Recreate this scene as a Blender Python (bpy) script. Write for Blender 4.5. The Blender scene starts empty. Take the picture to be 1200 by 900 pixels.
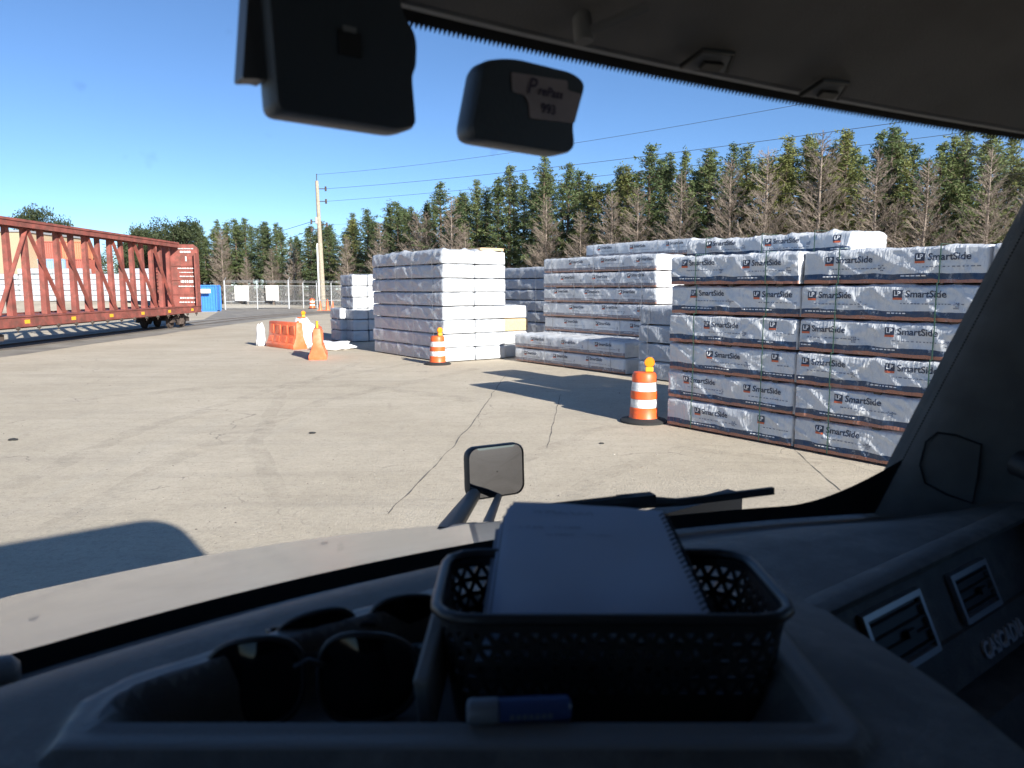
import bpy, bmesh, math, random
from mathutils import Vector, Matrix, noise

random.seed(7)
S = bpy.context.scene
C = S.collection
PI = math.pi
R = math.radians

# ------------------------------------------------------------------ camera model (1200x900 reference frame)
FPX, CX, CY = 860.0, 600.0, 450.0
HCAM = 2.4
PITCH = math.atan(112.0 / 860.0)
cp, sp = math.cos(PITCH), math.sin(PITCH)

def ray(px, py):
    a, b = px - CX, CY - py
    return Vector((a, FPX * cp + b * sp, -FPX * sp + b * cp))

def G(px, py, z=0.0):
    d = ray(px, py); t = (z - HCAM) / d.z
    return Vector((d.x * t, d.y * t, z))

def PY(px, py, Y):
    d = ray(px, py); t = Y / d.y
    return Vector((d.x * t, Y, HCAM + d.z * t))

# truck frame: u to the truck's right, f forward, heights z above ground
TA = R(36.87)
TU = Vector((math.cos(TA), math.sin(TA), 0)); TF = Vector((-math.sin(TA), math.cos(TA), 0))
def to_truck(p):
    p = Vector(p); return Vector((p.dot(TU), p.dot(TF), p.z))
def tray_ray(px, py):
    return to_truck(ray(px, py))
def TFP(px, py, f):            # point on a truck plane of constant f
    d = tray_ray(px, py); t = f / d.y
    return Vector((d.x * t, f, HCAM + d.z * t))

# ------------------------------------------------------------------ mesh builder
class MB:
    def __init__(s):
        s.v = []; s.f = []; s.m = []
    def add(s, vs, fs, m=0):
        o = len(s.v)
        s.v += [tuple(v) for v in vs]
        s.f += [tuple(i + o for i in f) for f in fs]
        s.m += [m] * len(fs)
    def box(s, x0, x1, y0, y1, z0, z1, m=0, M=None):
        vs = [Vector((x, y, z)) for z in (z0, z1) for y in (y0, y1) for x in (x0, x1)]
        if M: vs = [M @ v for v in vs]
        s.add(vs, [(0, 2, 3, 1), (4, 5, 7, 6), (0, 1, 5, 4), (2, 6, 7, 3), (0, 4, 6, 2), (1, 3, 7, 5)], m)
    def bar(s, p, q, w, d, up=(0, 0, 1), m=0):
        p = Vector(p); q = Vector(q); a = (q - p).normalized(); u = Vector(up)
        if abs(a.dot(u)) > .98: u = Vector((1, 0, 0))
        x = a.cross(u).normalized() * (w / 2); y = x.cross(a).normalized() * (d / 2)
        vs = [p - x - y, p + x - y, p + x + y, p - x + y, q - x - y, q + x - y, q + x + y, q - x + y]
        s.add(vs, [(3, 2, 1, 0), (4, 5, 6, 7), (0, 1, 5, 4), (1, 2, 6, 5), (2, 3, 7, 6), (3, 0, 4, 7)], m)
    def tube(s, pts, r, n=8, m=0, cap=True, closed=False):
        pts = [Vector(p) for p in pts]; N = len(pts)
        rs = r if isinstance(r, (list, tuple)) else [r] * N
        base = len(s.v); up = None
        for i, p in enumerate(pts):
            if closed: a = pts[(i + 1) % N] - pts[i - 1]
            else: a = pts[min(i + 1, N - 1)] - pts[max(i - 1, 0)]
            a.normalize()
            if up is None:
                up = Vector((0, 0, 1)) if abs(a.z) < .9 else Vector((1, 0, 0))
            x = a.cross(up)
            if x.length < 1e-4: x = a.orthogonal()
            x.normalize(); y = x.cross(a).normalized(); up = y
            for k in range(n):
                t = 2 * PI * k / n
                s.v.append(tuple(p + (x * math.cos(t) + y * math.sin(t)) * rs[i]))
        for i in range(N if closed else N - 1):
            j = (i + 1) % N
            for k in range(n):
                k2 = (k + 1) % n
                s.f.append((base + i * n + k, base + i * n + k2, base + j * n + k2, base + j * n + k)); s.m.append(m)
        if cap and not closed:
            s.f.append(tuple(base + k for k in reversed(range(n)))); s.m.append(m)
            s.f.append(tuple(base + (N - 1) * n + k for k in range(n))); s.m.append(m)
    def lathe(s, prof, n=24, m=0, M=None, cap=True):
        base = len(s.v)
        for r, z in prof:
            for k in range(n):
                t = 2 * PI * k / n
                v = Vector((r * math.cos(t), r * math.sin(t), z))
                s.v.append(tuple(M @ v if M else v))
        for i in range(len(prof) - 1):
            for k in range(n):
                k2 = (k + 1) % n
                s.f.append((base + i * n + k, base + i * n + k2, base + (i + 1) * n + k2, base + (i + 1) * n + k)); s.m.append(m)
        if cap:
            s.f.append(tuple(base + k for k in reversed(range(n)))); s.m.append(m)
            L = len(prof) - 1
            s.f.append(tuple(base + L * n + k for k in range(n))); s.m.append(m)
    def prism(s, poly, vec, m=0):
        n = len(poly); vec = Vector(vec); poly = [Vector(p) for p in poly]
        vs = poly + [p + vec for p in poly]
        fs = [tuple(reversed(range(n))), tuple(range(n, 2 * n))]
        fs += [(i, (i + 1) % n, (i + 1) % n + n, i + n) for i in range(n)]
        s.add(vs, fs, m)
    def mesh(s, name, mats, smooth=None, bevel=0, fix=True, bseg=2):
        me = bpy.data.meshes.new(name)
        me.from_pydata(s.v, [], s.f)
        for m in (mats if isinstance(mats, (list, tuple)) else [mats]): me.materials.append(m)
        me.polygons.foreach_set('material_index', s.m)
        if fix or bevel:
            bm = bmesh.new(); bm.from_mesh(me)
            if fix: bmesh.ops.recalc_face_normals(bm, faces=bm.faces)
            if bevel:
                bmesh.ops.bevel(bm, geom=[e for e in bm.edges if len(e.link_faces) == 2 and e.calc_face_angle(0) > .5],
                                offset=bevel, segments=bseg, affect='EDGES', profile=.5, clamp_overlap=True)
            bm.to_mesh(me); bm.free()
        if smooth is not None:
            me.shade_smooth(); me.set_sharp_from_angle(angle=R(smooth))
        me.update()
        return me
    def build(s, name, mats, parent=None, smooth=None, bevel=0, fix=True, bseg=2):
        return link(name, s.mesh(name, mats, smooth, bevel, fix, bseg), parent)

def link(name, me, parent=None):
    o = bpy.data.objects.new(name, me); C.objects.link(o)
    if parent: o.parent = parent
    return o

def thing(name, label, cat, loc=(0, 0, 0), rz=0, group=None):
    o = bpy.data.objects.new(name, None); C.objects.link(o)
    o.location = loc; o.rotation_euler = (0, 0, rz); o.empty_display_size = .2
    return tag(o, label, cat, group)
def tag(o, label=None, cat=None, group=None, kind=None):
    if label: o['label'] = label
    if cat: o['category'] = cat
    if group: o['group'] = group
    if kind: o['kind'] = kind
    return o
def dup(root, loc, rz=0, label=None, group=None, scale=None):
    r = root.copy(); C.objects.link(r); r.location = loc; r.rotation_euler = (0, 0, rz)
    if label: r['label'] = label
    if group: r['group'] = group
    if scale: r.scale = scale
    for ch in list(root.children):
        c = ch.copy(); C.objects.link(c); c.parent = r
        for g in list(ch.children):
            d = g.copy(); C.objects.link(d); d.parent = c
    return r

# ------------------------------------------------------------------ materials
def nodes_of(name):
    m = bpy.data.materials.new(name); m.use_nodes = True
    nt = m.node_tree; b = nt.nodes['Principled BSDF']
    return m, nt, b

def mat(name, col, rough=.6, metal=0, var=0, vscale=8, bump=0, bscale=60, spec=.5, dirt=None, dscale=3, dmin=.5, dmax=.7, coat=0):
    m, nt, b = nodes_of(name)
    c = (*col, 1)
    b.inputs['Base Color'].default_value = c
    b.inputs['Roughness'].default_value = rough
    b.inputs['Metallic'].default_value = metal
    b.inputs['Specular IOR Level'].default_value = spec
    if coat: b.inputs['Coat Weight'].default_value = coat
    tc = nt.nodes.new('ShaderNodeTexCoord')
    out = None
    if var:
        n = nt.nodes.new('ShaderNodeTexNoise'); n.inputs['Scale'].default_value = vscale; n.inputs['Detail'].default_value = 5
        nt.links.new(tc.outputs['Object'], n.inputs['Vector'])
        mx = nt.nodes.new('ShaderNodeMix'); mx.data_type = 'RGBA'
        mx.inputs[6].default_value = tuple(x * (1 - var) for x in col) + (1,)
        mx.inputs[7].default_value = tuple(min(1, x * (1 + var)) for x in col) + (1,)
        rp = nt.nodes.new('ShaderNodeMapRange'); rp.inputs[1].default_value = .35; rp.inputs[2].default_value = .65
        nt.links.new(n.outputs['Fac'], rp.inputs[0]); nt.links.new(rp.outputs[0], mx.inputs[0])
        out = mx.outputs[2]
    if dirt:
        n = nt.nodes.new('ShaderNodeTexNoise'); n.inputs['Scale'].default_value = dscale; n.inputs['Detail'].default_value = 8; n.inputs['Roughness'].default_value = .7
        nt.links.new(tc.outputs['Object'], n.inputs['Vector'])
        rp = nt.nodes.new('ShaderNodeMapRange'); rp.inputs[1].default_value = dmin; rp.inputs[2].default_value = dmax
        nt.links.new(n.outputs['Fac'], rp.inputs[0])
        mx = nt.nodes.new('ShaderNodeMix'); mx.data_type = 'RGBA'
        if out: nt.links.new(out, mx.inputs[6])
        else: mx.inputs[6].default_value = c
        mx.inputs[7].default_value = (*dirt, 1)
        nt.links.new(rp.outputs[0], mx.inputs[0]); out = mx.outputs[2]
    if out: nt.links.new(out, b.inputs['Base Color'])
    if bump:
        n = nt.nodes.new('ShaderNodeTexNoise'); n.inputs['Scale'].default_value = bscale; n.inputs['Detail'].default_value = 4
        nt.links.new(tc.outputs['Object'], n.inputs['Vector'])
        bp = nt.nodes.new('ShaderNodeBump'); bp.inputs['Strength'].default_value = bump; bp.inputs['Distance'].default_value = .01
        nt.links.new(n.outputs['Fac'], bp.inputs['Height']); nt.links.new(bp.outputs[0], b.inputs['Normal'])
    return m

def N(nt, typ, **kw):
    n = nt.nodes.new(typ)
    for k, v in kw.items(): setattr(n, k, v)
    return n
def math_node(nt, op, a, b=None):
    n = N(nt, 'ShaderNodeMath', operation=op)
    for i, x in enumerate((a, b)):
        if x is None: continue
        if isinstance(x, (int, float)): n.inputs[i].default_value = x
        else: nt.links.new(x, n.inputs[i])
    return n.outputs[0]
def mixc(nt, fac, a, b):
    n = N(nt, 'ShaderNodeMix', data_type='RGBA')
    for i, x in ((0, fac), (6, a), (7, b)):
        if isinstance(x, (int, float)): n.inputs[i].default_value = x
        elif isinstance(x, tuple): n.inputs[i].default_value = (*x, 1)
        else: nt.links.new(x, n.inputs[i])
    return n.outputs[2]
def noisef(nt, vec, scale, detail=5, rough=.6, lo=None, hi=None):
    n = N(nt, 'ShaderNodeTexNoise'); n.inputs['Scale'].default_value = scale; n.inputs['Detail'].default_value = detail; n.inputs['Roughness'].default_value = rough
    nt.links.new(vec, n.inputs['Vector'])
    if lo is None: return n.outputs['Fac']
    r = N(nt, 'ShaderNodeMapRange'); r.inputs[1].default_value = lo; r.inputs[2].default_value = hi
    nt.links.new(n.outputs['Fac'], r.inputs[0]); return r.outputs[0]

def wrap_material(name, printed, base=(.60, .62, .645), stripe_a=(.026, .05, .10), stripe_b=(.36, .16, .11)):
    m, nt, b = nodes_of(name)
    tc = N(nt, 'ShaderNodeTexCoord'); v = tc.outputs['Object']
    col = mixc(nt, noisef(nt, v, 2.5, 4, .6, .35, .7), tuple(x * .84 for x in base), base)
    if printed:
        sx = N(nt, 'ShaderNodeSeparateXYZ'); nt.links.new(v, sx.inputs[0])
        wob = math_node(nt, 'MULTIPLY', math_node(nt, 'SUBTRACT', noisef(nt, v, 3.0, 2), .5), .06)
        z = math_node(nt, 'ADD', sx.outputs[2], wob)
        blue = math_node(nt, 'LESS_THAN', z, .122)
        red = math_node(nt, 'LESS_THAN', z, .046)
        col = mixc(nt, blue, col, stripe_a)
        col = mixc(nt, red, col, stripe_b)
        wear = noisef(nt, v, 7, 6, .7, .56, .72)
        col = mixc(nt, math_node(nt, 'MULTIPLY', wear, .75), col, base)
    dirt = noisef(nt, v, 5, 7, .7, .55, .8)
    col = mixc(nt, math_node(nt, 'MULTIPLY', dirt, .35), col, (.33, .31, .29))
    nt.links.new(col, b.inputs['Base Color'])
    b.inputs['Roughness'].default_value = .38
    b.inputs['Specular IOR Level'].default_value = .45
    n1 = N(nt, 'ShaderNodeTexNoise'); n1.inputs['Scale'].default_value = 6; n1.inputs['Detail'].default_value = 6; n1.inputs['Distortion'].default_value = 1.2
    mp = N(nt, 'ShaderNodeMapping'); mp.inputs['Rotation'].default_value = (0, .8, 0); mp.inputs['Scale'].default_value = (2.4, 1, .6)
    nt.links.new(v, mp.inputs[0]); nt.links.new(mp.outputs[0], n1.inputs['Vector'])
    bp = N(nt, 'ShaderNodeBump'); bp.inputs['Strength'].default_value = .9; bp.inputs['Distance'].default_value = .03
    nt.links.new(n1.outputs['Fac'], bp.inputs['Height']); nt.links.new(bp.outputs[0], b.inputs['Normal'])
    return m

M = {}
M['wrap_print'] = wrap_material('printed_wrap', True)
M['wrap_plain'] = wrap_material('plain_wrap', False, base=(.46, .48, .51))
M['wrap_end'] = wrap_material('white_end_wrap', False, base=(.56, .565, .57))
M['wrap_faint'] = wrap_material('faint_print_wrap', True, stripe_a=(.20, .19, .22), stripe_b=(.36, .20, .15))
M['osb'] = mat('raw_siding_board', (.52, .38, .22), .8, var=.15, vscale=20)
M['strap'] = mat('green_strap', (.05, .12, .08), .45)
M['strap_grey'] = mat('grey_strap', (.28, .29, .31), .5)
M['wood'] = mat('spacer_wood', (.075, .05, .035), .85, var=.3, vscale=15)
M['ink'] = mat('print_ink', (.03, .04, .07), .5)
M['ink_grey'] = mat('print_ink_grey', (.16, .18, .23), .5)
M['ink_white'] = mat('print_white', (.75, .76, .78), .5)
M['ink_red'] = mat('print_red', (.55, .12, .05), .5)
M['orange'] = mat('orange_plastic', (.80, .115, .02), .45, var=.12, vscale=5, dirt=(.22, .08, .04), dscale=7, dmin=.48, dmax=.78)
M['orange_barrier'] = mat('faded_orange_plastic', (.82, .15, .05), .5, var=.1, vscale=4, dirt=(.55, .22, .12), dscale=4)
M['white_band'] = mat('reflective_white', (.78, .78, .76), .4, dirt=(.26, .23, .20), dscale=9, dmin=.48, dmax=.74)
M['rubber'] = mat('black_rubber', (.02, .02, .02), .8)
M['amber'] = mat('amber_lens', (.85, .26, .01), .2, bump=.3, bscale=120)
M['yellow'] = mat('yellow_plastic', (.75, .42, .03), .45)
M['rail_red'] = mat('railcar_red', (.25, .072, .055), .65, var=.25, vscale=2, dirt=(.12, .06, .045), dscale=3.2, dmin=.46, dmax=.72, bump=.1)
M['rail_dark'] = mat('bogie_rust', (.07, .05, .04), .85, var=.3, vscale=6)
M['steel'] = mat('rail_steel', (.22, .19, .17), .5, metal=.6)
M['tag_yellow'] = mat('yellow_reflector', (.75, .42, .03), .5)
M['white_paint'] = mat('white_lettering', (.72, .68, .66), .6)
M['galv'] = mat('galvanised_steel', (.40, .41, .42), .5, metal=.3)
M['pole_wood'] = mat('weathered_pole', (.34, .29, .22), .85, var=.2, vscale=6)
M['pole_white'] = mat('white_conduit', (.7, .7, .68), .5)
M['wire'] = mat('wire_black', (.04, .04, .045), .6)
M['sign_white'] = mat('white_board', (.74, .73, .70), .5, var=.06, vscale=2)
M['bag'] = mat('white_tarp', (.78, .77, .76), .5, bump=.4, bscale=9, dirt=(.45, .42, .38), dscale=4, dmin=.6, dmax=.85)
M['bark'] = mat('pine_bark', (.12, .085, .06), .9, var=.3, vscale=9)
M['bare_bark'] = mat('bare_twig', (.225, .18, .145), .9, var=.25, vscale=3)
M['blue_box'] = mat('blue_steel', (.04, .19, .56), .5, var=.1)
M['cont_orange'] = mat('orange_steel', (.50, .19, .10), .6, var=.12)
M['cont_red'] = mat('red_steel', (.38, .11, .08), .6, var=.12)
M['cont_blue'] = mat('pale_blue_steel', (.24, .36, .48), .6, var=.1)
M['cont_tan'] = mat('tan_siding', (.44, .34, .22), .7, var=.06)

def leaf_mat(name, dark, light, scale=.35):
    m, nt, b = nodes_of(name)
    geo = N(nt, 'ShaderNodeNewGeometry')
    oi = N(nt, 'ShaderNodeObjectInfo')
    f = noisef(nt, geo.outputs['Position'], scale, 3, .6, .3, .7)
    f2 = math_node(nt, 'ADD', math_node(nt, 'MULTIPLY', f, .6), math_node(nt, 'MULTIPLY', oi.outputs['Random'], .4))
    col = mixc(nt, f2, dark, light)
    nt.links.new(col, b.inputs['Base Color'])
    b.inputs['Roughness'].default_value = .6
    b.inputs['Specular IOR Level'].default_value = .25
    tr = N(nt, 'ShaderNodeBsdfTranslucent'); nt.links.new(col, tr.inputs[0])
    mx = N(nt, 'ShaderNodeMixShader'); mx.inputs[0].default_value = .3
    nt.links.new(b.outputs[0], mx.inputs[1]); nt.links.new(tr.outputs[0], mx.inputs[2])
    nt.links.new(mx.outputs[0], nt.nodes['Material Output'].inputs[0])
    return m
M['needles'] = leaf_mat('pine_needles', (.06, .10, .05), (.19, .225, .085))
M['needles_y'] = leaf_mat('yellowish_needles', (.09, .12, .04), (.26, .265, .09))
M['leaves'] = leaf_mat('oak_leaves', (.035, .052, .022), (.085, .10, .045))
M['brush'] = leaf_mat('dry_brush', (.07, .055, .04), (.17, .135, .10))

# ---- truck materials
M['dash'] = mat('dash_plastic', (.100, .092, .083), .62, var=.12, vscale=30, bump=.25, bscale=420, spec=.4, dirt=(.20, .185, .165), dscale=14, dmin=.48, dmax=.75)
M['bezel'] = mat('bezel_plastic', (.16, .15, .14), .5, bump=.15, bscale=400, spec=.4)
M['dash_dark'] = mat('dark_plastic', (.018, .018, .02), .6, bump=.15, bscale=350)
M['pillar'] = mat('pillar_trim', (.16, .158, .155), .8, bump=.2, bscale=500, var=.1, vscale=20, spec=.25)
M['liner'] = mat('headliner_fabric', (.29, .275, .265), .95, bump=.4, bscale=700, var=.08, vscale=12, spec=.1)
M['header'] = mat('header_trim', (.24, .24, .245), .8, bump=.2, bscale=500, spec=.2)
M['hood'] = mat('white_truck_paint', (.52, .44, .34), .3, coat=.9, spec=.5, dirt=(.40, .33, .25), dscale=5, dmin=.42, dmax=.8)
M['cab'] = mat('white_cab_paint', (.75, .75, .74), .3)
M['black'] = mat('black_trim', (.012, .012, .013), .55)
M['gloss_black'] = mat('lens_black', (.004, .004, .005), .08, spec=.25)
M['device'] = mat('device_plastic', (.05, .065, .085), .5, bump=.1, bscale=300)
M['device_edge'] = mat('device_rim', (.09, .10, .115), .5)
M['paper'] = mat('notebook_paper', (.46, .51, .60), .8, var=.03, vscale=8)
M['cover'] = mat('notebook_cover', (.22, .24, .28), .6)
M['chrome'] = mat('chrome', (.6, .6, .62), .18, metal=1)
M['silver'] = mat('silver_trim', (.34, .35, .37), .38, metal=.5)
M['basket'] = mat('basket_plastic', (.022, .022, .023), .42, spec=.5)
M['sticker'] = mat('sticker_paper', (.42, .36, .38), .7, var=.08, vscale=40)
M['tube_blue'] = mat('blue_tube', (.03, .06, .17), .4)
M['tube_white'] = mat('white_cap', (.15, .16, .18), .4)

def glass_mat(name, tint, refl):
    m = bpy.data.materials.new(name); m.use_nodes = True; nt = m.node_tree; nt.nodes.clear()
    o = N(nt, 'ShaderNodeOutputMaterial'); t = N(nt, 'ShaderNodeBsdfTransparent'); t.inputs[0].default_value = (*tint, 1)
    g = N(nt, 'ShaderNodeBsdfGlossy'); g.inputs['Roughness'].default_value = .03
    x = N(nt, 'ShaderNodeMixShader'); x.inputs[0].default_value = refl
    tc = N(nt, 'ShaderNodeTexCoord')
    nt.links.new(t.outputs[0], x.inputs[1]); nt.links.new(g.outputs[0], x.inputs[2])
    d = N(nt, 'ShaderNodeBsdfDiffuse'); d.inputs[0].default_value = (.5, .5, .5, 1)
    sm = noisef(nt, tc.outputs['Object'], 42, 2, .5, .71, .78)
    film = noisef(nt, tc.outputs['Object'], 5, 4, .6, .4, .8)
    fac = math_node(nt, 'ADD', math_node(nt, 'MULTIPLY', sm, .10), math_node(nt, 'ADD', math_node(nt, 'MULTIPLY', film, .035), .016))
    y = N(nt, 'ShaderNodeMixShader'); nt.links.new(fac, y.inputs[0])
    nt.links.new(x.outputs[0], y.inputs[1]); nt.links.new(d.outputs[0], y.inputs[2])
    nt.links.new(y.outputs[0], o.inputs[0])
    return m
M['glass'] = glass_mat('windshield_glass', (.92, .945, .955), .03)

def frit_mat():
    m = bpy.data.materials.new('frit_dots'); m.use_nodes = True; nt = m.node_tree
    b = nt.nodes['Principled BSDF']; b.inputs['Base Color'].default_value = (.006, .006, .007, 1); b.inputs['Roughness'].default_value = .6
    uv = N(nt, 'ShaderNodeTexCoord'); sx = N(nt, 'ShaderNodeSeparateXYZ'); nt.links.new(uv.outputs['UV'], sx.inputs[0])
    # u = metres along the edge, v = 0 at the frame .. 1 at the free edge
    a = math_node(nt, 'ABSOLUTE', math_node(nt, 'SUBTRACT', math_node(nt, 'FRACT', math_node(nt, 'MULTIPLY', sx.outputs[0], 210)), .5))
    lim = math_node(nt, 'ADD', math_node(nt, 'MULTIPLY', math_node(nt, 'SUBTRACT', .5, a), .36), .80)
    op = math_node(nt, 'LESS_THAN', sx.outputs[1], lim)
    t = N(nt, 'ShaderNodeBsdfTransparent'); x = N(nt, 'ShaderNodeMixShader')
    nt.links.new(op, x.inputs[0]); nt.links.new(t.outputs[0], x.inputs[1]); nt.links.new(b.outputs[0], x.inputs[2])
    nt.links.new(x.outputs[0], nt.nodes['Material Output'].inputs[0])
    return m
M['frit'] = frit_mat()

def ground_mat():
    m, nt, b = nodes_of('weathered_concrete')
    tc = N(nt, 'ShaderNodeTexCoord'); v = tc.outputs['Object']
    base = mixc(nt, noisef(nt, v, .25, 6, .65, .35, .65), (.50, .43, .325), (.62, .54, .42))
    mp = N(nt, 'ShaderNodeMapping'); mp.inputs['Rotation'].default_value = (0, 0, R(-35)); mp.inputs['Scale'].default_value = (.15, 1.6, 1)
    nt.links.new(v, mp.inputs[0])
    streak = noisef(nt, mp.outputs[0], .9, 6, .7, .5, .75)
    base = mixc(nt, math_node(nt, 'MULTIPLY', streak, .35), base, (.24, .215, .18))
    mp2 = N(nt, 'ShaderNodeMapping'); mp2.inputs['Rotation'].default_value = (0, 0, R(20)); mp2.inputs['Scale'].default_value = (1.8, .12, 1)
    nt.links.new(v, mp2.inputs[0])
    streak2 = noisef(nt, mp2.outputs[0], 1.2, 5, .7, .55, .75)
    base = mixc(nt, math_node(nt, 'MULTIPLY', streak2, .25), base, (.50, .47, .41))
    mott = noisef(nt, v, 3.2, 8, .75, .38, .66)
    base = mixc(nt, math_node(nt, 'MULTIPLY', mott, .21), base, (.23, .20, .16))
    gr = noisef(nt, v, 14, 6, .8, .50, .68)
    base = mixc(nt, math_node(nt, 'MULTIPLY', gr, .45), base, (.20, .175, .14))
    lt = noisef(nt, v, 7.5, 7, .8, .55, .72)
    base = mixc(nt, math_node(nt, 'MULTIPLY', lt, .40), base, (.56, .51, .43))
    speck = noisef(nt, v, 45, 3, .6, .35, .65)
    base = mixc(nt, math_node(nt, 'MULTIPLY', speck, .22), base, (.20, .18, .155))
    spk2 = noisef(nt, v, 160, 2, .5, .6, .75)
    base = mixc(nt, math_node(nt, 'MULTIPLY', spk2, .35), base, (.55, .52, .47))
    stain = noisef(nt, v, 1.1, 8, .75, .66, .78)
    base = mixc(nt, math_node(nt, 'MULTIPLY', stain, .3), base, (.16, .145, .125))
    vor = N(nt, 'ShaderNodeTexVoronoi', feature='DISTANCE_TO_EDGE'); vor.inputs['Scale'].default_value = .16
    dn = N(nt, 'ShaderNodeTexNoise'); dn.inputs['Scale'].default_value = 1.2; dn.inputs['Detail'].default_value = 5
    nt.links.new(v, dn.inputs['Vector'])
    va = N(nt, 'ShaderNodeVectorMath', operation='ADD'); nt.links.new(v, va.inputs[0]); nt.links.new(dn.outputs['Color'], va.inputs[1])
    nt.links.new(va.outputs[0], vor.inputs['Vector'])
    crack = math_node(nt, 'MULTIPLY', math_node(nt, 'LESS_THAN', vor.outputs['Distance'], .0016), noisef(nt, v, .5, 3, .5, .52, .56))
    base = mixc(nt, math_node(nt, 'MULTIPLY', crack, .5), base, (.12, .11, .10))
    nt.links.new(base, b.inputs['Base Color']); b.inputs['Roughness'].default_value = .9; b.inputs['Specular IOR Level'].default_value = .25
    bp = N(nt, 'ShaderNodeBump'); bp.inputs['Strength'].default_value = .8; bp.inputs['Distance'].default_value = .02
    nt.links.new(noisef(nt, v, 30, 6, .75), bp.inputs['Height']); nt.links.new(bp.outputs[0], b.inputs['Normal'])
    return m
M['ground'] = ground_mat()
M['asphalt'] = mat('worn_asphalt', (.22, .20, .175), .9, var=.25, vscale=.8, dirt=(.34, .31, .26), dscale=.6, dmin=.5, dmax=.75, bump=.3, bscale=40)
M['crack'] = mat('crack_fill', (.11, .10, .09), .9)
M['dirt'] = mat('sandy_dirt', (.38, .33, .26), .95, var=.15, vscale=.5)
M['forest'] = mat('forest_litter', (.10, .075, .05), .95, var=.3, vscale=.6)

# ================================================================== SETTING
m = MB(); m.add([(-900, -300, 0), (900, -300, 0), (900, 1500, 0), (-900, 1500, 0)], [(0, 1, 2, 3)])
tag(m.build('ground', M['ground'], fix=False), kind='structure')

def strip(name, pts, w, z, material, jitter=0):
    mb = MB(); vs = []; n = len(pts)
    for i, p in enumerate(pts):
        a = (Vector(pts[min(i + 1, n - 1)]) - Vector(pts[max(i - 1, 0)])); a.z = 0; a.normalize()
        nrm = Vector((-a.y, a.x, 0)); ww = w * (1 + random.uniform(-jitter, jitter)) / 2
        vs += [Vector((p[0], p[1], z)) + nrm * ww, Vector((p[0], p[1], z)) - nrm * ww]
    fs = [(2 * i, 2 * i + 1, 2 * i + 3, 2 * i + 2) for i in range(n - 1)]
    mb.add(vs, fs); return tag(mb.build(name, material, fix=True), kind='structure')

def wander(pix, amp, step=.12):
    pts = [G(*p) for p in pix]; out = []
    for a, b in zip(pts[:-1], pts[1:]):
        k = max(2, int((b - a).length / step))
        for i in range(k):
            q = a.lerp(b, i / k); out.append(q + Vector((noise.noise(q * 1.7) * amp, noise.noise(q * 1.7 + Vector((9, 3, 1))) * amp, 0)))
    out.append(pts[-1]); return out
strip('ground_crack', wander([(592, 440), (577, 462), (558, 490), (520, 535), (455, 602)], .045), .014, .004, M['crack'], .7)
strip('ground_crack', wander([(657, 462), (650, 490), (641, 525)], .03), .010, .004, M['crack'], .7)
strip('ground_crack', wander([(925, 520), (950, 545), (985, 575)], .05), .008, .004, M['crack'], .8)

def mark_mat():
    m, nt, b = nodes_of('tyre_rubber_mark'); b.inputs['Base Color'].default_value = (.10, .09, .08, 1); b.inputs['Roughness'].default_value = .9
    tc = N(nt, 'ShaderNodeTexCoord'); v = tc.outputs['Object']
    f = math_node(nt, 'MULTIPLY', noisef(nt, v, 2.5, 8, .75, .42, .75), .15)
    t = N(nt, 'ShaderNodeBsdfTransparent'); x = N(nt, 'ShaderNodeMixShader')
    nt.links.new(f, x.inputs[0]); nt.links.new(t.outputs[0], x.inputs[1]); nt.links.new(b.outputs[0], x.inputs[2])
    nt.links.new(x.outputs[0], nt.nodes['Material Output'].inputs[0]); return m
M['mark'] = mark_mat()
for k, (pix, wd) in enumerate((([(60, 620), (200, 540), (380, 470), (560, 432)], .34), ([(0, 575), (160, 505), (340, 450), (520, 420)], .34),
                  ([(640, 600), (700, 560), (800, 525), (960, 545)], .30), ([(560, 600), (600, 545), (690, 505), (720, 500)], .30),
                  ([(80, 470), (240, 455), (420, 452), (560, 470)], .5), ([(330, 585), (300, 520), (330, 460), (420, 425)], .28))):
    strip('tyre_mark', wander(pix, .09, .35), wd, .006 + .0006 * k, M['mark'], .12)
mb = MB(); rg = random.Random(77)
for i in range(2600):
    px_ = rg.uniform(-40, 1040); py_ = 372 + 260 * rg.random() ** 1.3
    p = G(px_, py_); sz = rg.uniform(.003, .008) * (2.2 if rg.random() < .03 else 1) * (1 + (p.y / 60))
    a0 = rg.uniform(0, 6.28)
    base_ = [p + Vector((math.cos(a0 + k * 1.57) * sz, math.sin(a0 + k * 1.57) * sz * .7, 0)) for k in range(4)]
    mb.add(base_ + [p + Vector((0, 0, sz * .8))], [(0, 1, 4), (1, 2, 4), (2, 3, 4), (3, 0, 4)], rg.randrange(3))
tag(mb.build('grit', [mat('grit_dark', (.10, .09, .08), .9), mat('grit_grey', (.25, .23, .2), .9), mat('grit_pale', (.40, .37, .31), .9)], fix=True), 'loose grit scattered over the concrete yard', 'grit', kind='stuff')

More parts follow.
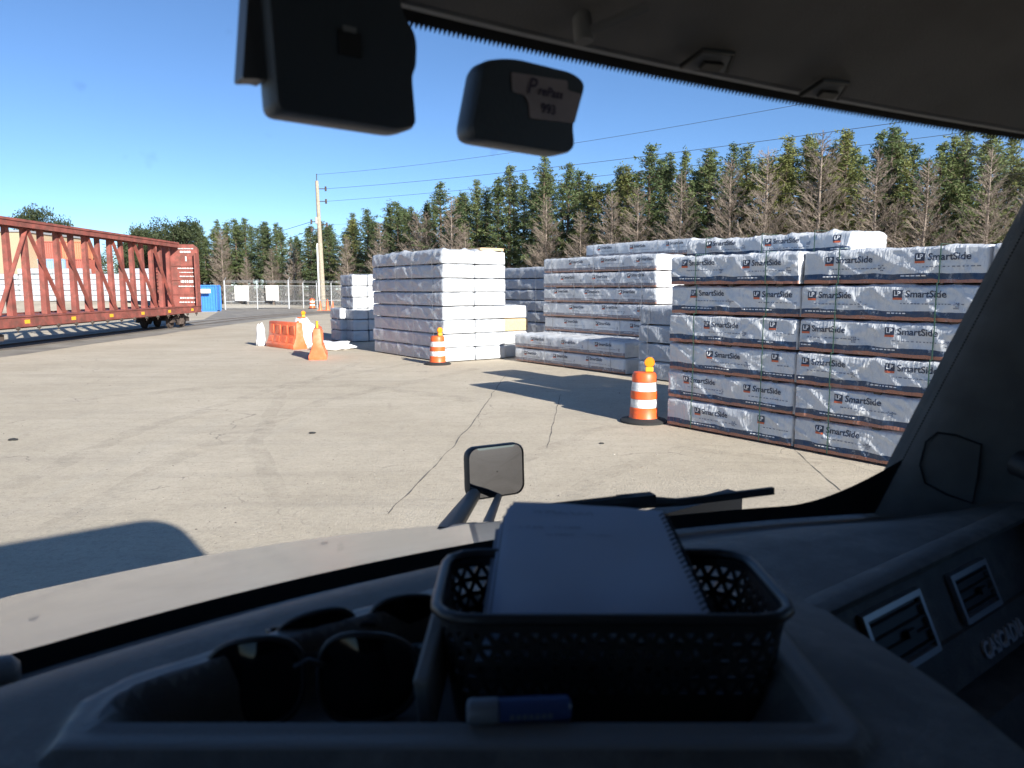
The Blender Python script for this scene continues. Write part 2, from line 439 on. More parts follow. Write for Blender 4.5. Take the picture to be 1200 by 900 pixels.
# rail siding: asphalt strip, rails
RA = Vector((-21.3, 47.0, 0)); RD = Vector((.035, -1, 0)).normalized(); RN = Vector((1, .035, 0)).normalized()
trk = []
for i in range(30):
    t = 30 - i * 3.0
    p = RA + RD * t
    if t < -4: p += RN * (((-4 - t) / 40.0) ** 2 * 9)
    trk.append(p)
strip('track_pavement', trk, 5.2, .004, M['asphalt'], .06)
for s in (-.75, .75):
    mb = MB(); prev = None
    pts = []
    for i, p in enumerate(trk):
        a = (trk[min(i + 1, len(trk) - 1)] - trk[max(i - 1, 0)]).normalized()
        pts.append(p + Vector((a.y, -a.x, 0)) * s)
    for a, b in zip(pts[:-1], pts[1:]): mb.bar(a + Vector((0, 0, .03)), b + Vector((0, 0, .03)), .07, .07)
    tag(mb.build('track_rail', M['steel']), kind='structure')

def patch(name, pix, z, material):
    mb = MB(); mb.add([G(*p) + Vector((0, 0, z)) for p in pix], [tuple(range(len(pix)))])
    return tag(mb.build(name, material), kind='structure')
patch('road_patch', [(225, 382), (262, 362), (330, 360.5), (372, 363), (352, 369), (270, 377)], .009, M['asphalt'])

# forest floor and dirt bank
TL = [(-64, 118), (-60, 118), (-35, 112), (-6, 92), (14, 68), (30, 58), (60, 45), (200, 10)]
mb = MB(); vs = [(x, y, .012) for x, y in TL] + [(x, y + 600, .012) for x, y in TL]; n = len(TL)
mb.add(vs, [(i, i + 1, n + i + 1, n + i) for i in range(n - 1)])
tag(mb.build('forest_floor', M['forest'], fix=True), kind='structure')
mb = MB(); nx = 40
for i in range(nx + 1):
    x = -85 + 45.5 * i / nx
    for k, (dy, hz) in enumerate(((0, -.05), (2.2, .55), (4.0, .98), (14, 1.0), (18, -.05))):
        e = min(1, (nx - i) / 4)
        mb.v.append((x, 77 + dy + noise.noise(Vector((x * .2, k, 0))) * .8, hz * e + (noise.noise(Vector((x * .4, k * 2, 5))) * .12 if 0 < k < 3 else 0) - (.05 if e == 0 else 0)))
for i in range(nx):
    for k in range(4):
        a = i * 5 + k; mb.f.append((a, a + 5, a + 6, a + 1)); mb.m.append(0)
tag(mb.build('dirt_bank', M['dirt'], smooth=60), kind='structure')

# ================================================================== WRAPPED BUNDLES
def disp(p, seed, amp, n):
    q = p * (.62 if seed > 100 else 1) + Vector((seed * 7.31, seed * 3.17, seed * 1.73))
    a = noise.noise(Vector((q.x * 1.9 + q.z * 2.6, q.z * .9 - q.x * .5, q.y * 2)))
    b = noise.noise(Vector((q.x * 1.4 - q.z * 2.4 + 31, q.z * .8 + q.x * .4, q.y * 2 + 5)))
    c = noise.noise(Vector((q.x * 1.1, q.y * 1.3, q.z * 2.2 + 11)))
    d = noise.noise(Vector((q.x * 5.5 + q.z * 4, q.y * 4, q.z * 3 - q.x * 1.5)))
    r1 = max(0, 1 - abs(a) * 4.5) ** 1.5; r2 = max(0, 1 - abs(b) * 4.5) ** 1.5
    e = noise.noise(Vector((q.x * 3.1 + q.z * 6.5, q.y * 3, q.z * 2.1 - q.x * 1.2 + 7)))
    r3 = max(0, 1 - abs(e) * 4) ** 1.3
    return n * (amp * (1.35 * r1 + 1.2 * r2 + 1.2 * c + .7 * d + .75 * r3))

def emask(p, L, W, H, n):
    d = 1.0
    if abs(n.x) < .5: d = min(d, L / 2 - abs(p.x))
    if abs(n.y) < .5: d = min(d, W / 2 - abs(p.y))
    if abs(n.z) < .5: d = min(d, p.z, H - p.z)
    return .22 + .78 * min(1, max(0, d) / .07)

def wrap_mesh(L, W, H, seed, res, amp, material, name='wrap'):
    nx, ny, nz = max(2, round(L / res)), max(2, round(W / (res * 1.5))), max(2, round(H / res))
    vid = {}; V = []; F = []
    def vert(i, j, k):
        key = (i, j, k)
        if key in vid: return vid[key]
        p = Vector((-L / 2 + L * i / nx, -W / 2 + W * j / ny, H * k / nz))
        nrm = Vector(((i == nx) - (i == 0), (j == ny) - (j == 0), (k == nz)))
        if nrm.length == 0: nrm = Vector((0, 0, 0))
        else:
            cnt = sum(1 for c in nrm if c)
            nrm.normalize()
            if cnt > 1: p -= nrm * .010 * cnt
        dd = disp(p, seed, amp, nrm) * (emask(p, L, W, H, nrm) if nrm.length > 0 and max(abs(c) for c in nrm) > .9 else .22)
        if k == 0: dd.z = 0
        p = p + dd
        vid[key] = len(V); V.append(tuple(p)); return vid[key]
    def face(a, b, c, d): F.append((vert(*a), vert(*b), vert(*c), vert(*d)))
    for i in range(nx):
        for k in range(nz):
            face((i, 0, k), (i + 1, 0, k), (i + 1, 0, k + 1), (i, 0, k + 1))
            face((i, ny, k), (i, ny, k + 1), (i + 1, ny, k + 1), (i + 1, ny, k))
        for j in range(ny):
            face((i, j, nz), (i + 1, j, nz), (i + 1, j + 1, nz), (i, j + 1, nz))
            face((i, j, 0), (i, j + 1, 0), (i + 1, j + 1, 0), (i + 1, j, 0))
    for j in range(ny):
        for k in range(nz):
            face((0, j, k), (0, j, k + 1), (0, j + 1, k + 1), (0, j + 1, k))
            face((nx, j, k), (nx, j + 1, k), (nx, j + 1, k + 1), (nx, j, k + 1))
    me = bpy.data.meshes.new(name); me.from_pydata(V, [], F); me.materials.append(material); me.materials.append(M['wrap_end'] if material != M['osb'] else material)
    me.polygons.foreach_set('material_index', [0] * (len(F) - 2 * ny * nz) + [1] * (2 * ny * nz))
    me.shade_smooth(); me.set_sharp_from_angle(angle=R(50)); me.update()
    return me

_txt = {}
def text_geo(body, size, bold=0.0, maxedge=None):
    key = (body, size, bold)
    if key in _txt: return _txt[key]
    cu = bpy.data.curves.new('lettering', 'FONT'); cu.body = body; cu.size = size; cu.resolution_u = 3; cu.offset = bold
    o = bpy.data.objects.new('lettering', cu); C.objects.link(o)
    dg = bpy.context.evaluated_depsgraph_get(); dg.update()
    me = bpy.data.meshes.new_from_object(o.evaluated_get(dg))
    bpy.data.objects.remove(o); bpy.data.curves.remove(cu)
    bm = bmesh.new(); bm.from_mesh(me)
    bmesh.ops.triangulate(bm, faces=bm.faces)
    if maxedge:
        for _ in range(3):
            es = [e for e in bm.edges if e.calc_length() > maxedge]
            if not es: break
            bmesh.ops.subdivide_edges(bm, edges=es, cuts=1)
            bmesh.ops.triangulate(bm, faces=bm.faces)
    bm.verts.index_update()
    vs = [v.co.copy() for v in bm.verts]; fs = [tuple(v.index for v in f.verts) for f in bm.faces]
    bm.free(); bpy.data.meshes.remove(me)
    _txt[key] = (vs, fs); return _txt[key]

def print_mesh(L, W, H, seed, amp, phase, period, scale=1.0):
    """wordmarks, the square emblem and rows of tiny print on the front long face, following the creased wrap"""
    out_meshes = []; rng = random.Random(int(seed * 100))
    mb = MB()
    def put(vs, fs, x0, z0, mi, off):
        out = []
        for v in vs:
            p = Vector((x0 + v.x, -W / 2, z0 + v.y))
            fn = Vector((0, -1, 0)); out.append(p + disp(p, seed, amp, fn) * emask(p, L, W, H, fn) + Vector((0, -off, 0)))
        mb.add(out, fs, mi)
    def rect(x0, x1, z0, z1, mi, off, cuts=4):
        vs = []; fs = []
        n = max(1, int((x1 - x0) / .03)); k = max(1, int((z1 - z0) / .03))
        for a in range(n + 1):
            for b in range(k + 1): vs.append(Vector((x0 + (x1 - x0) * a / n, z0 + (z1 - z0) * b / k, 0)))
        for a in range(n):
            for b in range(k):
                i = a * (k + 1) + b; fs.append((i, i + k + 1, i + k + 2, i + 1))
        put(vs, fs, 0, 0, mi, off)
    tw = text_geo('SmartSide', .125 * scale, .0022, .04); tl = text_geo('LP', .085 * scale, .002, .04)
    x = -L / 2 + phase
    while x < L / 2 - .1:
        z0 = H * .66 + rng.uniform(-.02, .02)
        wmk = .62 * scale
        if x > -L / 2 + .03:
            if x + .13 < L / 2:
                rect(x, x + .125 * scale, z0 - .012, z0 + .088 * scale, 0, .005)
                rect(x, x + .125 * scale, z0 - .040, z0 - .012, 2, .005)
                put(tl[0], tl[1], x + .016, z0 + .014, 1, .009)
            vs = [v for v in tw[0]]
            if x + .15 + wmk < L / 2: put(tw[0], tw[1], x + .16 * scale, z0 - .005, 0, .006)
        # tiny print under the wordmark
        xx = x + .10
        while xx < min(x + .85, L / 2 - .08):
            w = rng.uniform(.015, .05)
            if xx > -L / 2 + .02: rect(xx, xx + w, z0 - .095, z0 - .082, 3, .006)
            xx += w + rng.uniform(.01, .03)
        # white print on the dark stripe
        xx = x + rng.uniform(-.3, .1)
        for _ in range(rng.randint(5, 10)):
            w = rng.uniform(.02, .06)
            if xx > -L / 2 + .03 and xx + w < L / 2 - .03: rect(xx, xx + w, .085, .10, 1, .006)
            xx += w + .015
        # small stamp square
        xs = x + period * .62
        if -L / 2 + .05 < xs < L / 2 - .15:
            for a in range(3):
                for b in range(4):
                    if rng.random() < .7: rect(xs + a * .024, xs + a * .024 + .018, .16 + b * .022, .16 + b * .022 + .014, 3, .006)
        x += period
        if mb.v: out_meshes.append(mb.mesh('wordmark_print', [M['ink'], M['ink_white'], M['ink_red'], M['ink_grey']], fix=False))
        mb = MB()
    return out_meshes

def strap_mesh(L, W, H, xs, amp, material, w=.022):
    mb = MB(); o = amp * 1.7 + .004
    path = [(-W / 2 - o, .0), (-W / 2 - o, H + o), (W / 2 + o, H + o), (W / 2 + o, .0)]
    for x in xs:
        for (y0, z0), (y1, z1) in zip(path[:-1], path[1:]):
            mb.bar((x, y0, z0), (x, y1, z1), w, .005, up=(1, 0, 0) if False else (0, 0, 1))
    return mb.mesh('strap', material)
def one_strap(L, W, H, x, amp, material, w=.015):
    mb = MB(); o = amp * 2.2 + .004; t = .003
    mb.box(x - w / 2, x + w / 2, -W / 2 - o - t, -W / 2 - o, 0, H + o)
    mb.box(x - w / 2, x + w / 2, W / 2 + o, W / 2 + o + t, 0, H + o)
    mb.box(x - w / 2, x + w / 2, -W / 2 - o - t, W / 2 + o + t, H + o, H + o + t)
    return mb.mesh('strap', material)

SP = .035
def spacer_mesh(W, x):
    mb = MB(); mb.box(x - .05, x + .05, -W / 2 + .02, W / 2 - .02, 0, SP); return mb.mesh('spacer', M['wood'])

ORD = ['bottom', 'second', 'third', 'fourth', 'fifth', 'sixth', 'seventh', 'eighth', 'ninth']
_cache = {}
def bundle(label, group, loc, rz, L, W, H, style, seed, res, amp, phase=None, period=1.25, cat='lumber bundle', straps=3, key=None):
    t = thing('siding_bundle', label, cat, loc, rz, group)
    k = key if key is not None else (L, W, H, style, seed, res)
    if k not in _cache:
        d = {}
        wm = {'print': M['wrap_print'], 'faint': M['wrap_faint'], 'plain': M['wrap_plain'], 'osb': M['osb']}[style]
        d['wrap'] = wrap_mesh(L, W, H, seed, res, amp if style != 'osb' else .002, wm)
        sm = M['strap'] if style == 'print' else M['strap_grey']
        d['strap'] = [one_strap(L, W, H, -L / 2 + L * (i + .5) / straps + (.06 if i % 2 else -.05), amp, sm) for i in range(straps)]
        d['spacer'] = [spacer_mesh(W, x) for x in (-L * .36, 0, L * .36)]
        if phase is not None: d['print'] = print_mesh(L, W, H, seed, amp, phase, period)
        _cache[k] = d
    d = _cache[k]
    w = link('wrap', d['wrap'], t); w.location.z = SP
    for s in d['strap']: link('strap', s, t).location.z = SP
    for s in d['spacer']: link('spacer', s, t)
    if 'print' in d:
        for pm_ in d['print']: link('wordmark_print', pm_, w)
    return t

def place(o, d, col_off, dep_off, L, W):
    nrm = Vector((-d.y, d.x, 0))
    return o + d * (col_off + L / 2) + nrm * (dep_off + W / 2)

rng = random.Random(11)
# ---- nearest stack: six layers, three bundles long, printed wrap
dE = (G(1000, 540) - G(780, 498)); dE = dE.normalized()
EO = G(781, 498); EH = .452; ES = EH + SP
angE = math.atan2(dE.y, dE.x)
LE, WE = 2.44, 1.22
phases = [[.62, .35, .5], [.35, .62, .4], [.82, .1, .45], [.75, .05, .6], [.42, .12, .5], [.25, .35, .4]]
pos_name = ['left', 'middle', 'right']
for r in range(6):
    for c in range(3):
        lab = f"printed white bundle in the nearest stack, {ORD[r]} layer up, {pos_name[c]} column"
        jit = rng.uniform(-.035, .035)
        loc = place(EO, dE, c * (LE + .03) + rng.uniform(-.01, .01), jit, LE, WE); loc.z = r * ES
        bundle(lab, 'printed siding bundles in the nearest stack', loc, angE + rng.uniform(-.006, .006), LE, WE, EH, 'print',
               r * 3 + c + 1.37, .024, .014, phases[r][c], 1.22, straps=2)
# second row deep, carrying the loose topmost bundle
for r in range(7):
    LL = 3.66
    LL = 3.66 if r < 6 else 3.4; loc = place(EO, dE, -1.0 if r < 6 else -1.15, (WE + .12) if r < 6 else 1.75, LL, WE); loc.z = r * ES
    if r < 6:
        loc = place(EO, dE, .0, WE + .12, LL, WE); loc.z = r * ES
        lab = f"wrapped siding bundle hidden in the rear row of the nearest stack, {ORD[r]} layer"
    else:
        lab = "loosely draped white bundle lying topmost on the nearest stack with sunlit end"
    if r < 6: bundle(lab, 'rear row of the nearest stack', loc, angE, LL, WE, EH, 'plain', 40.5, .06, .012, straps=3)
    else:
        loc.z = 6 * ES + .0
        bundle(lab, 'rear row of the nearest stack', loc, angE - .012, LL, WE * .95, .36, 'print', 47.2, .035, .022, .5, 1.3, straps=3)

for r in range(6):
    loc = place(EO, dE, .1, 2 * (WE + .12), 4.88, WE); loc.z = r * ES
    bundle(f"wrapped siding bundle hidden deepest in the nearest stack, {ORD[r]} layer", 'rear row of the nearest stack', loc, angE, 4.88, WE, EH, 'plain', 44.5, .08, .012, straps=3)
# ---- middle group: low pair in front, tall pile behind
dD = Vector((.598, -.801, 0)).normalized(); DO = G(603, 423); angD = math.atan2(dD.y, dD.x)
LD = 5.1; DH = .42; DS = DH + SP
for r in range(2):
    loc = place(DO, dD, rng.uniform(-.03, .03), 0, LD, WE); loc.z = r * DS
    bundle(f"{'lower' if r == 0 else 'upper'} long bundle of the low pair before the tall middle pile", 'bundles in the low pair', loc, angD,
           LD, WE, DH, 'faint', 60.3 + r, .05, .014, .5 + r * .4, 1.5, straps=5)
DH2 = .447; DS2 = DH2 + SP
for r in range(7):
    loc = place(DO, dD, -.05 + rng.uniform(-.04, .04), WE + .06 + rng.uniform(-.03, .03), LD, WE); loc.z = r * DS2
    bundle(f"long wrapped bundle in the tall pile behind the low pair, {ORD[r]} layer", 'bundles in the tall middle pile', loc, angD + rng.uniform(-.004, .004),
           LD, WE, DH2, 'faint', 70.3 + r, .05, .014, .3 + (r * .37) % 1.2, 1.5, straps=5)
for r in range(8):
    loc = place(DO, dD, .55, 2 * WE + .2, 4.6, WE); loc.z = r * DS2
    bundle('long bundle with white sunlit end, topmost at the rear of the tall middle pile' if r == 7 else f"wrapped bundle buried in the rear row of the tall middle pile, {ORD[r]} layer",
           'rear row of the tall middle pile', loc, angD, 4.6, WE, DH2, 'faint', 81.3, .06, .012, .6, 1.5, straps=5)
# bundles topmost further back, white end and raw board end
for i, (px0, px1, yt, Y, st, lab) in enumerate(((806, 838, 281, 27.5, 'plain', 'plain white bundle end at the back, topmost between the two piles'),
                                          (842, 884, 283, 28.5, 'osb', 'tan unwrapped board bundle at the back, topmost between the two piles'))):
    top = PY(px1, yt, Y); d2 = dD
    loc = top - d2 * 1.83 ; loc.z = top.z - .45
    # each stands on the rear rows
    L2 = 3.66
    loc2 = Vector((top.x, top.y, 0)) - d2 * (L2 / 2)
    for r in range(8):
        l3 = loc2.copy(); l3.z = r * DS2
        zz = top.z - .445 - SP
        st2 = st if r == 7 else 'plain'
        l3.z = zz * r / 7
        bundle(lab if r == 7 else f"wrapped bundle in the hidden rear piles, {ORD[r]} layer of the {'first' if i == 0 else 'second'}", 'hidden rear piles', l3, angD, L2, 1.0, .445, st2, 91.0, .09, .01, straps=2)
# short pile squeezed between nearest stack and middle pile
FO = G(746, 443); FS = .445 + SP
for r in range(4):
    loc = place(FO, dD, rng.uniform(-.03, .03), .05, 2.44, WE); loc.z = r * FS
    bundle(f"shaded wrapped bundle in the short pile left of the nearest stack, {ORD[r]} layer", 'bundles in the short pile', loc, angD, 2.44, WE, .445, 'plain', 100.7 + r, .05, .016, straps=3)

# ---- eight layer white stack
dB = Vector((.588, -.809, 0)).normalized(); LB = 5.2; BO = G(520, 425) - dB * LB; angB = math.atan2(dB.y, dB.x); BH = .418; BS = BH + SP
for r in range(8):
    for c in range(2):
        loc = place(BO, dB, rng.uniform(-.05, .05), c * (WE + .04), LB, WE); loc.z = r * BS
        bundle(f"plain white bundle in the eight layer stack, {ORD[r]} layer, {'front' if c == 0 else 'rear'} column", 'bundles in the eight layer stack', loc, angB + rng.uniform(-.008, .008),
               LB, WE, BH, 'plain', 110.4 + r + (20 if c else 0), .05, .016 if r < 6 else .03, straps=4)
loc = place(BO, dB, .4, WE + .3, LB - .5, WE * .8); loc.z = 8 * BS
bundle('tan sheet of boards lying on top of the eight layer white stack', None, loc, angB, LB - .5, WE * .8, .10, 'osb', 150, .1, .002, straps=2)
for r in range(4):
    st = 'osb' if r == 2 else 'plain'
    loc = place(BO, dB, -.15, 2 * (WE + .04), LB, 1.05); loc.z = r * BS
    bundle(f"{'tan bare board' if r == 2 else 'plain white'} bundle in the four layer column beside the taller stack, {ORD[r]} layer",
           'bundles in the four layer column', loc, angB, LB, 1.05, BH, st, 160.4 + r, .06, .014, straps=4)
# ---- two small stacks left of it
AO = G(400.5, 399); dA = dB; angA = angB; nA = Vector((-dA.y, dA.x, 0))
for r in range(6):
    loc = AO + nA * .36 + dA * .68 + dA * rng.uniform(-.03, .03); loc.z = r * .5
    bundle(f"short pale bundle in the slim stack left of the eight layer stack, {ORD[r]} layer", 'bundles in the slim stack', loc, angA + rng.uniform(-.02, .02), 1.36, .72, .465, 'plain', 180.2 + r, .05, .02, straps=2)
    loc = AO + nA * 1.12 + dA * .68 + dA * rng.uniform(-.03, .03); loc.z = r * .5
    bundle(f"short pale bundle at the back of the slim stack, {ORD[r]} layer", 'bundles in the slim stack', loc, angA + rng.uniform(-.02, .02), 1.36, .72, .465, 'plain', 186.2 + r, .05, .02, straps=2)
for r in range(3):
    loc = G(387, 398.5) + nA * .4 + dA * .6; loc.z = r * .5
    bundle(f"short pale bundle in the low leftmost stack, {ORD[r]} of three layers", 'bundles in the lowest stack', loc, angA + rng.uniform(-.02, .02), 1.2, .72, .465, 'plain', 198.2 + r, .05, .018, straps=2)
# ---- stack between the eight layer stack and the middle pile, further back
CO = PY(585, 400, 34.0); CO.z = 0
dC = dD
for r in range(7):
    loc = CO + dC * 2.2 + Vector((-dC.y, dC.x, 0)) * .6 ; loc.z = r * .47
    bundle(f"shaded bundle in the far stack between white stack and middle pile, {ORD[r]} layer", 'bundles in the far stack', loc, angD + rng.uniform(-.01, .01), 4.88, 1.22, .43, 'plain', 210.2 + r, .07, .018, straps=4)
# ---- distant row of bundles behind the railcar
n0 = 0
colname = ['first', 'second', 'third', 'fourth', 'fifth', 'sixth', 'seventh', 'eighth', 'ninth']
for c in range(8):
    for r in range(6):
        loc = Vector((-41.5 - c * 3.85 + rng.uniform(-.1, .1), 83 + rng.uniform(-.15, .15), 1.0 + r * .60))
        if r == 5 and c in (1, 4): continue
        bundle(f"white bundle far behind the railcar, {ORD[r]} layer, {colname[c]} column from the bulkhead", 'distant white bundles behind the railcar', loc, rng.uniform(-.02, .02), 3.66, 1.22, .55, 'plain', 230.2, .15, .02, straps=3)

# ================================================================== TRAFFIC DRUMS
drum_proto = {}
def drum(label, loc, rz=0, light=True, group='orange and white traffic drums', s=1.0):
    t = thing('traffic_drum', label, 'traffic drum', loc, rz, group); t.scale = (s, s, s)
    if 'body' not in drum_proto:
        rad = lambda z: .258 - .030 * (z / .95) - (.012 if z > .58 else 0)
        mb = MB()
        mb.lathe([(rad(.05) + .015, .05), (rad(.08) + .012, .09), (rad(.1), .11), (rad(.26), .262), (rad(.27) - .012, .275), (rad(.42) - .012, .43), (rad(.43), .44),
                  (rad(.56), .562), (rad(.57) - .012, .572), (rad(.74) - .012, .735), (rad(.745), .745), (rad(.86), .865), (rad(.9) - .025, .905), (.10, .915)], 32)
        drum_proto['body'] = mb.mesh('body', M['orange'], smooth=35)
        for i, (a, b) in enumerate(((.278, .428), (.576, .732))):
            mb = MB(); mb.lathe([(rad(a) - .008, a), (rad(b) - .008, b)], 32, cap=False)
            drum_proto['band%d' % i] = mb.mesh('reflective_band', M['white_band'], smooth=35)
        mb = MB(); mb.lathe([(.42, 0), (.425, .03), (.40, .05), (.30, .07), (.285, .085)], 32)
        drum_proto['base'] = mb.mesh('rubber_base', M['rubber'], smooth=40)
        mb = MB(); mb.tube([(-.11, -.02, .91), (-.11, -.02, .95), (-.03, -.02, .965), (.03, -.02, .95), (.03, -.02, .91)], .014, 8)
        drum_proto['handle'] = mb.mesh('handle', M['orange'], smooth=40)
        mb = MB(); mb.box(.015, .155, -.055, .055, .915, 1.0)
        drum_proto['lbox'] = mb.mesh('warning_light', M['yellow'], bevel=.015)
        mb = MB(); mb.lathe([(.03, -.045), (.085, -.04), (.095, -.02), (.095, .02), (.085, .04), (.03, .045)], 24, M=Matrix.Translation((.085, 0, 1.085)) @ Matrix.Rotation(PI / 2, 4, 'X'))
        drum_proto['lens'] = mb.mesh('lamp_lens', M['amber'], smooth=35)
    link('body', drum_proto['body'], t)
    link('reflective_band', drum_proto['band0'], t); link('reflective_band', drum_proto['band1'], t)
    link('rubber_base', drum_proto['base'], t)
    if light:
        w = link('warning_light', drum_proto['lbox'], t); link('lamp_lens', drum_proto['lens'], w)
    else: link('handle', drum_proto['handle'], t)
    return t
drum('orange and white traffic drum with amber lamp beside the nearest printed stack', G(754, 494), R(-12))
drum('orange and white traffic drum with amber lamp at the corner of the eight layer stack', G(513, 427), R(30))
drum('orange and white drum with amber lamp behind the white tarp and orange barrier', G(354, 396), R(30), s=1.12)
drum('striped drum standing left of the utility pole base at the fence', G(366, 362), R(50), light=False, s=1.3)
drum('striped drum in front of the blue container by the gate', G(257, 362), R(10), light=False, s=1.2)
drum('striped drum behind the truck, reflected in the hood mirror', (8.2, -7.0, 0), 0, light=False)

def cone(label, loc, s=1.0):
    t = thing('traffic_cone', label, 'traffic cone', loc, 0, 'orange cones by the utility pole'); t.scale = (s, s, s)
    mb = MB(); mb.lathe([(.14, .03), (.135, .05), (.03, .70), (.02, .71)], 20); mb.build('cone_body', M['orange_barrier'], t, smooth=40)
    mb = MB(); mb.box(-.19, .19, -.19, .19, 0, .035); mb.build('base', M['orange_barrier'], t, bevel=.01)
cone('small orange cone directly at the foot of the utility pole', G(375.5, 364), 1.5)
cone('orange cone just right of the utility pole base', G(384, 364), 1.7)
cone('orange cone farthest right of the utility pole by fence', G(390, 362), 1.3)
cone('small pale orange cone beside the blue container', G(251, 361), 1.4)

# ================================================================== WATER FILLED BARRIERS
def barrier(label, loc, rz, L):
    t = thing('plastic_barrier', label, 'barrier', loc, rz, 'orange plastic barriers')
    prof = [(-.30, 0), (-.30, .16), (-.255, .22), (-.16, .50), (-.125, 1.02), (-.10, 1.06), (.10, 1.06), (.125, 1.02), (.16, .50), (.255, .22), (.30, .16), (.30, 0)]
    mb = MB(); mb.prism([(-L / 2, y, z) for y, z in prof], (L, 0, 0))
    mb.build('body', M['orange_barrier'], t, smooth=30, bevel=.02)
    mb = MB()
    k = 4
    for sgn in (-1, 1):
        for i in range(k):
            x = -L / 2 + L * (i + .5) / k
            for z0, z1 in ((.26, .46), (.58, .92)):
                pa = lambda z: (.255 - (z - .22) * .339 if z < .5 else .16 - (z - .5) * .0673)
                w = L / k * .30
                vs = []
                for z, ww in ((z0, w), (z1, w * .8)):
                    for dx in (-ww, ww): vs.append((x + dx, sgn * (pa(z) + .035 * (1 if z == z1 and z0 > .5 else .4)), z))
                for z, ww in ((z0 - .03, w + .03), (z1 + .03, w * .8 + .03)):
                    for dx in (-ww, ww): vs.append((x + dx, sgn * (pa(z) - .01), z))
                mb.add(vs, [(0, 1, 3, 2), (4, 5, 1, 0), (2, 3, 7, 6), (4, 0, 2, 6), (1, 5, 7, 3)])
    mb.build('raised_panel', M['orange_barrier'], t)
    mb = MB(); mb.tube([(L / 2 - .12, 0, 1.05), (L / 2 - .12, 0, 1.12)], .05, 12); mb.build('filler_cap', M['orange'], t)
    return t
b1 = G(311, 406); b2 = G(346, 410.5)
barrier('long orange plastic barrier lying beside the white tarp', (b1 + b2) / 2 + Vector((.15, .35, 0)), math.atan2((b2 - b1).y, (b2 - b1).x) , (b2 - b1).length * .92)
t = barrier('orange plastic barrier seen end on in front of the white tarp', G(372.5, 422) + Vector((-.2, .85, 0)), R(103), 1.7)
mb = MB(); mb.tube([(-.45, 0, 1.05), (-.45, 0, 1.27), (-.45, 0, 1.30)], [.04, .04, .055], 10); mb.build('connecting_pin', M['yellow'], t, smooth=40)

def lump(name, label, cat, loc, dims, seed, mater, rz=0, fold=.25):
    bm = bmesh.new(); bmesh.ops.create_icosphere(bm, subdivisions=4, radius=1)
    for v in bm.verts:
        p = v.co.copy(); d = 1 + fold * noise.noise(p * 1.6 + Vector((seed, 0, 0))) + fold * .7 * abs(noise.noise(p * 3.6 + Vector((0, seed, 0)))) + .05 * noise.noise(p * 9)
        v.co = Vector((p.x * d * dims[0], p.y * d * dims[1], max(-.0, (p.z * d + .55) * dims[2])))
    me = bpy.data.meshes.new(name); bm.to_mesh(me); bm.free(); me.materials.append(mater); me.shade_smooth()
    o = link(name, me); o.location = loc; o.rotation_euler.z = rz
    return tag(o, label, cat)
lump('white_bag', 'upright crumpled white bag leaning at the left end of the long orange barrier', 'bag', G(306, 405), (.19, .22, .56), 3, M['bag'], 0, .4)
lump('crumpled_tarp', 'crumpled white tarp heaped between the two orange barriers', 'tarp', G(357, 407), (.50, .45, .72), 8, M['bag'], .3, .35)
lump('tarp_sheet', 'flat white tarp spread on the concrete right of the end on barrier', 'tarp', G(390, 409), (.78, .75, .19), 12, M['bag'], -.3, .45)
for lab, px, py, s in (('small dark debris lump on the concrete at the left edge', 15, 516, .07), ('tiny dark rubber scrap on the concrete midway to the railcar', 366, 508, .06), ('flat dark scrap on the concrete in front of the drum', 705, 520, .04)):
    lump('debris', lab, 'debris', G(px, py), (s, s * .7, s * .3), px, M['rubber'])

# ================================================================== CENTRE BEAM RAILCAR
car = thing('centerbeam_railcar', 'rust red centerbeam flatcar standing empty on the siding', 'railcar', RA, math.atan2(RD.y, RD.x))
CL = 22.2; TOP = 5.25
mb = MB(); mb.box(.0, CL, -1.38, 1.38, 1.16, 1.27); mb.box(0, CL, -.3, .3, .75, 1.159); mb.build('deck', M['rail_red'], car)
for s in (-1, 1):
    mb = MB(); y = s * 1.40
    mb.box(-.1, CL + .1, y - .05, y + .05, .93, 1.28)
    mb.box(-.1, CL + .1, y - .09, y + .09, 1.281, 1.32); mb.box(-.1, CL + .1, y - .09, y + .09, .90, .929)
    sill = mb.build('side_sill', M['rail_red'], car)
    for i in range(7):
        x = 1.2 + i * 3.3
        mb = MB(); mb.box(x, x + .34, y + s * .051, y + s * .056, 1.02, 1.17); mb.build('reflector', M['tag_yellow'], sill)
    for i in range(16):
        x = .9 + i * 1.36
        mb = MB(); mb.tube([(x, y + s * .05, .86), (x, y + s * .16, .86)], .07, 10); mb.bar((x, y + s * .1, .86), (x, y + s * .1, .70), .03, .03)
        mb.build('winch', M['rail_dark'], sill)
xs_post = [1.0 + i * 1.19 for i in range(18)]
for i, x in enumerate(xs_post):
    mb = MB(); w = .145
    vs = [(x - w, -.12, 1.271), (x + w, -.12, 1.271), (x + w, .12, 1.271), (x - w, .12, 1.271), (x - w * .8, -.09, TOP - .3), (x + w * .8, -.09, TOP - .3), (x + w * .8, .09, TOP - .3), (x - w * .8, .09, TOP - .3)]
    mb.add(vs, [(3, 2, 1, 0), (4, 5, 6, 7), (0, 1, 5, 4), (1, 2, 6, 5), (2, 3, 7, 6), (3, 0, 4, 7)])
    for z in (1.9, 3.4): mb.box(x - w - .03, x - w * .9, -.06, .06, z, z + .12)
    mb.build('post', M['rail_red'], car)
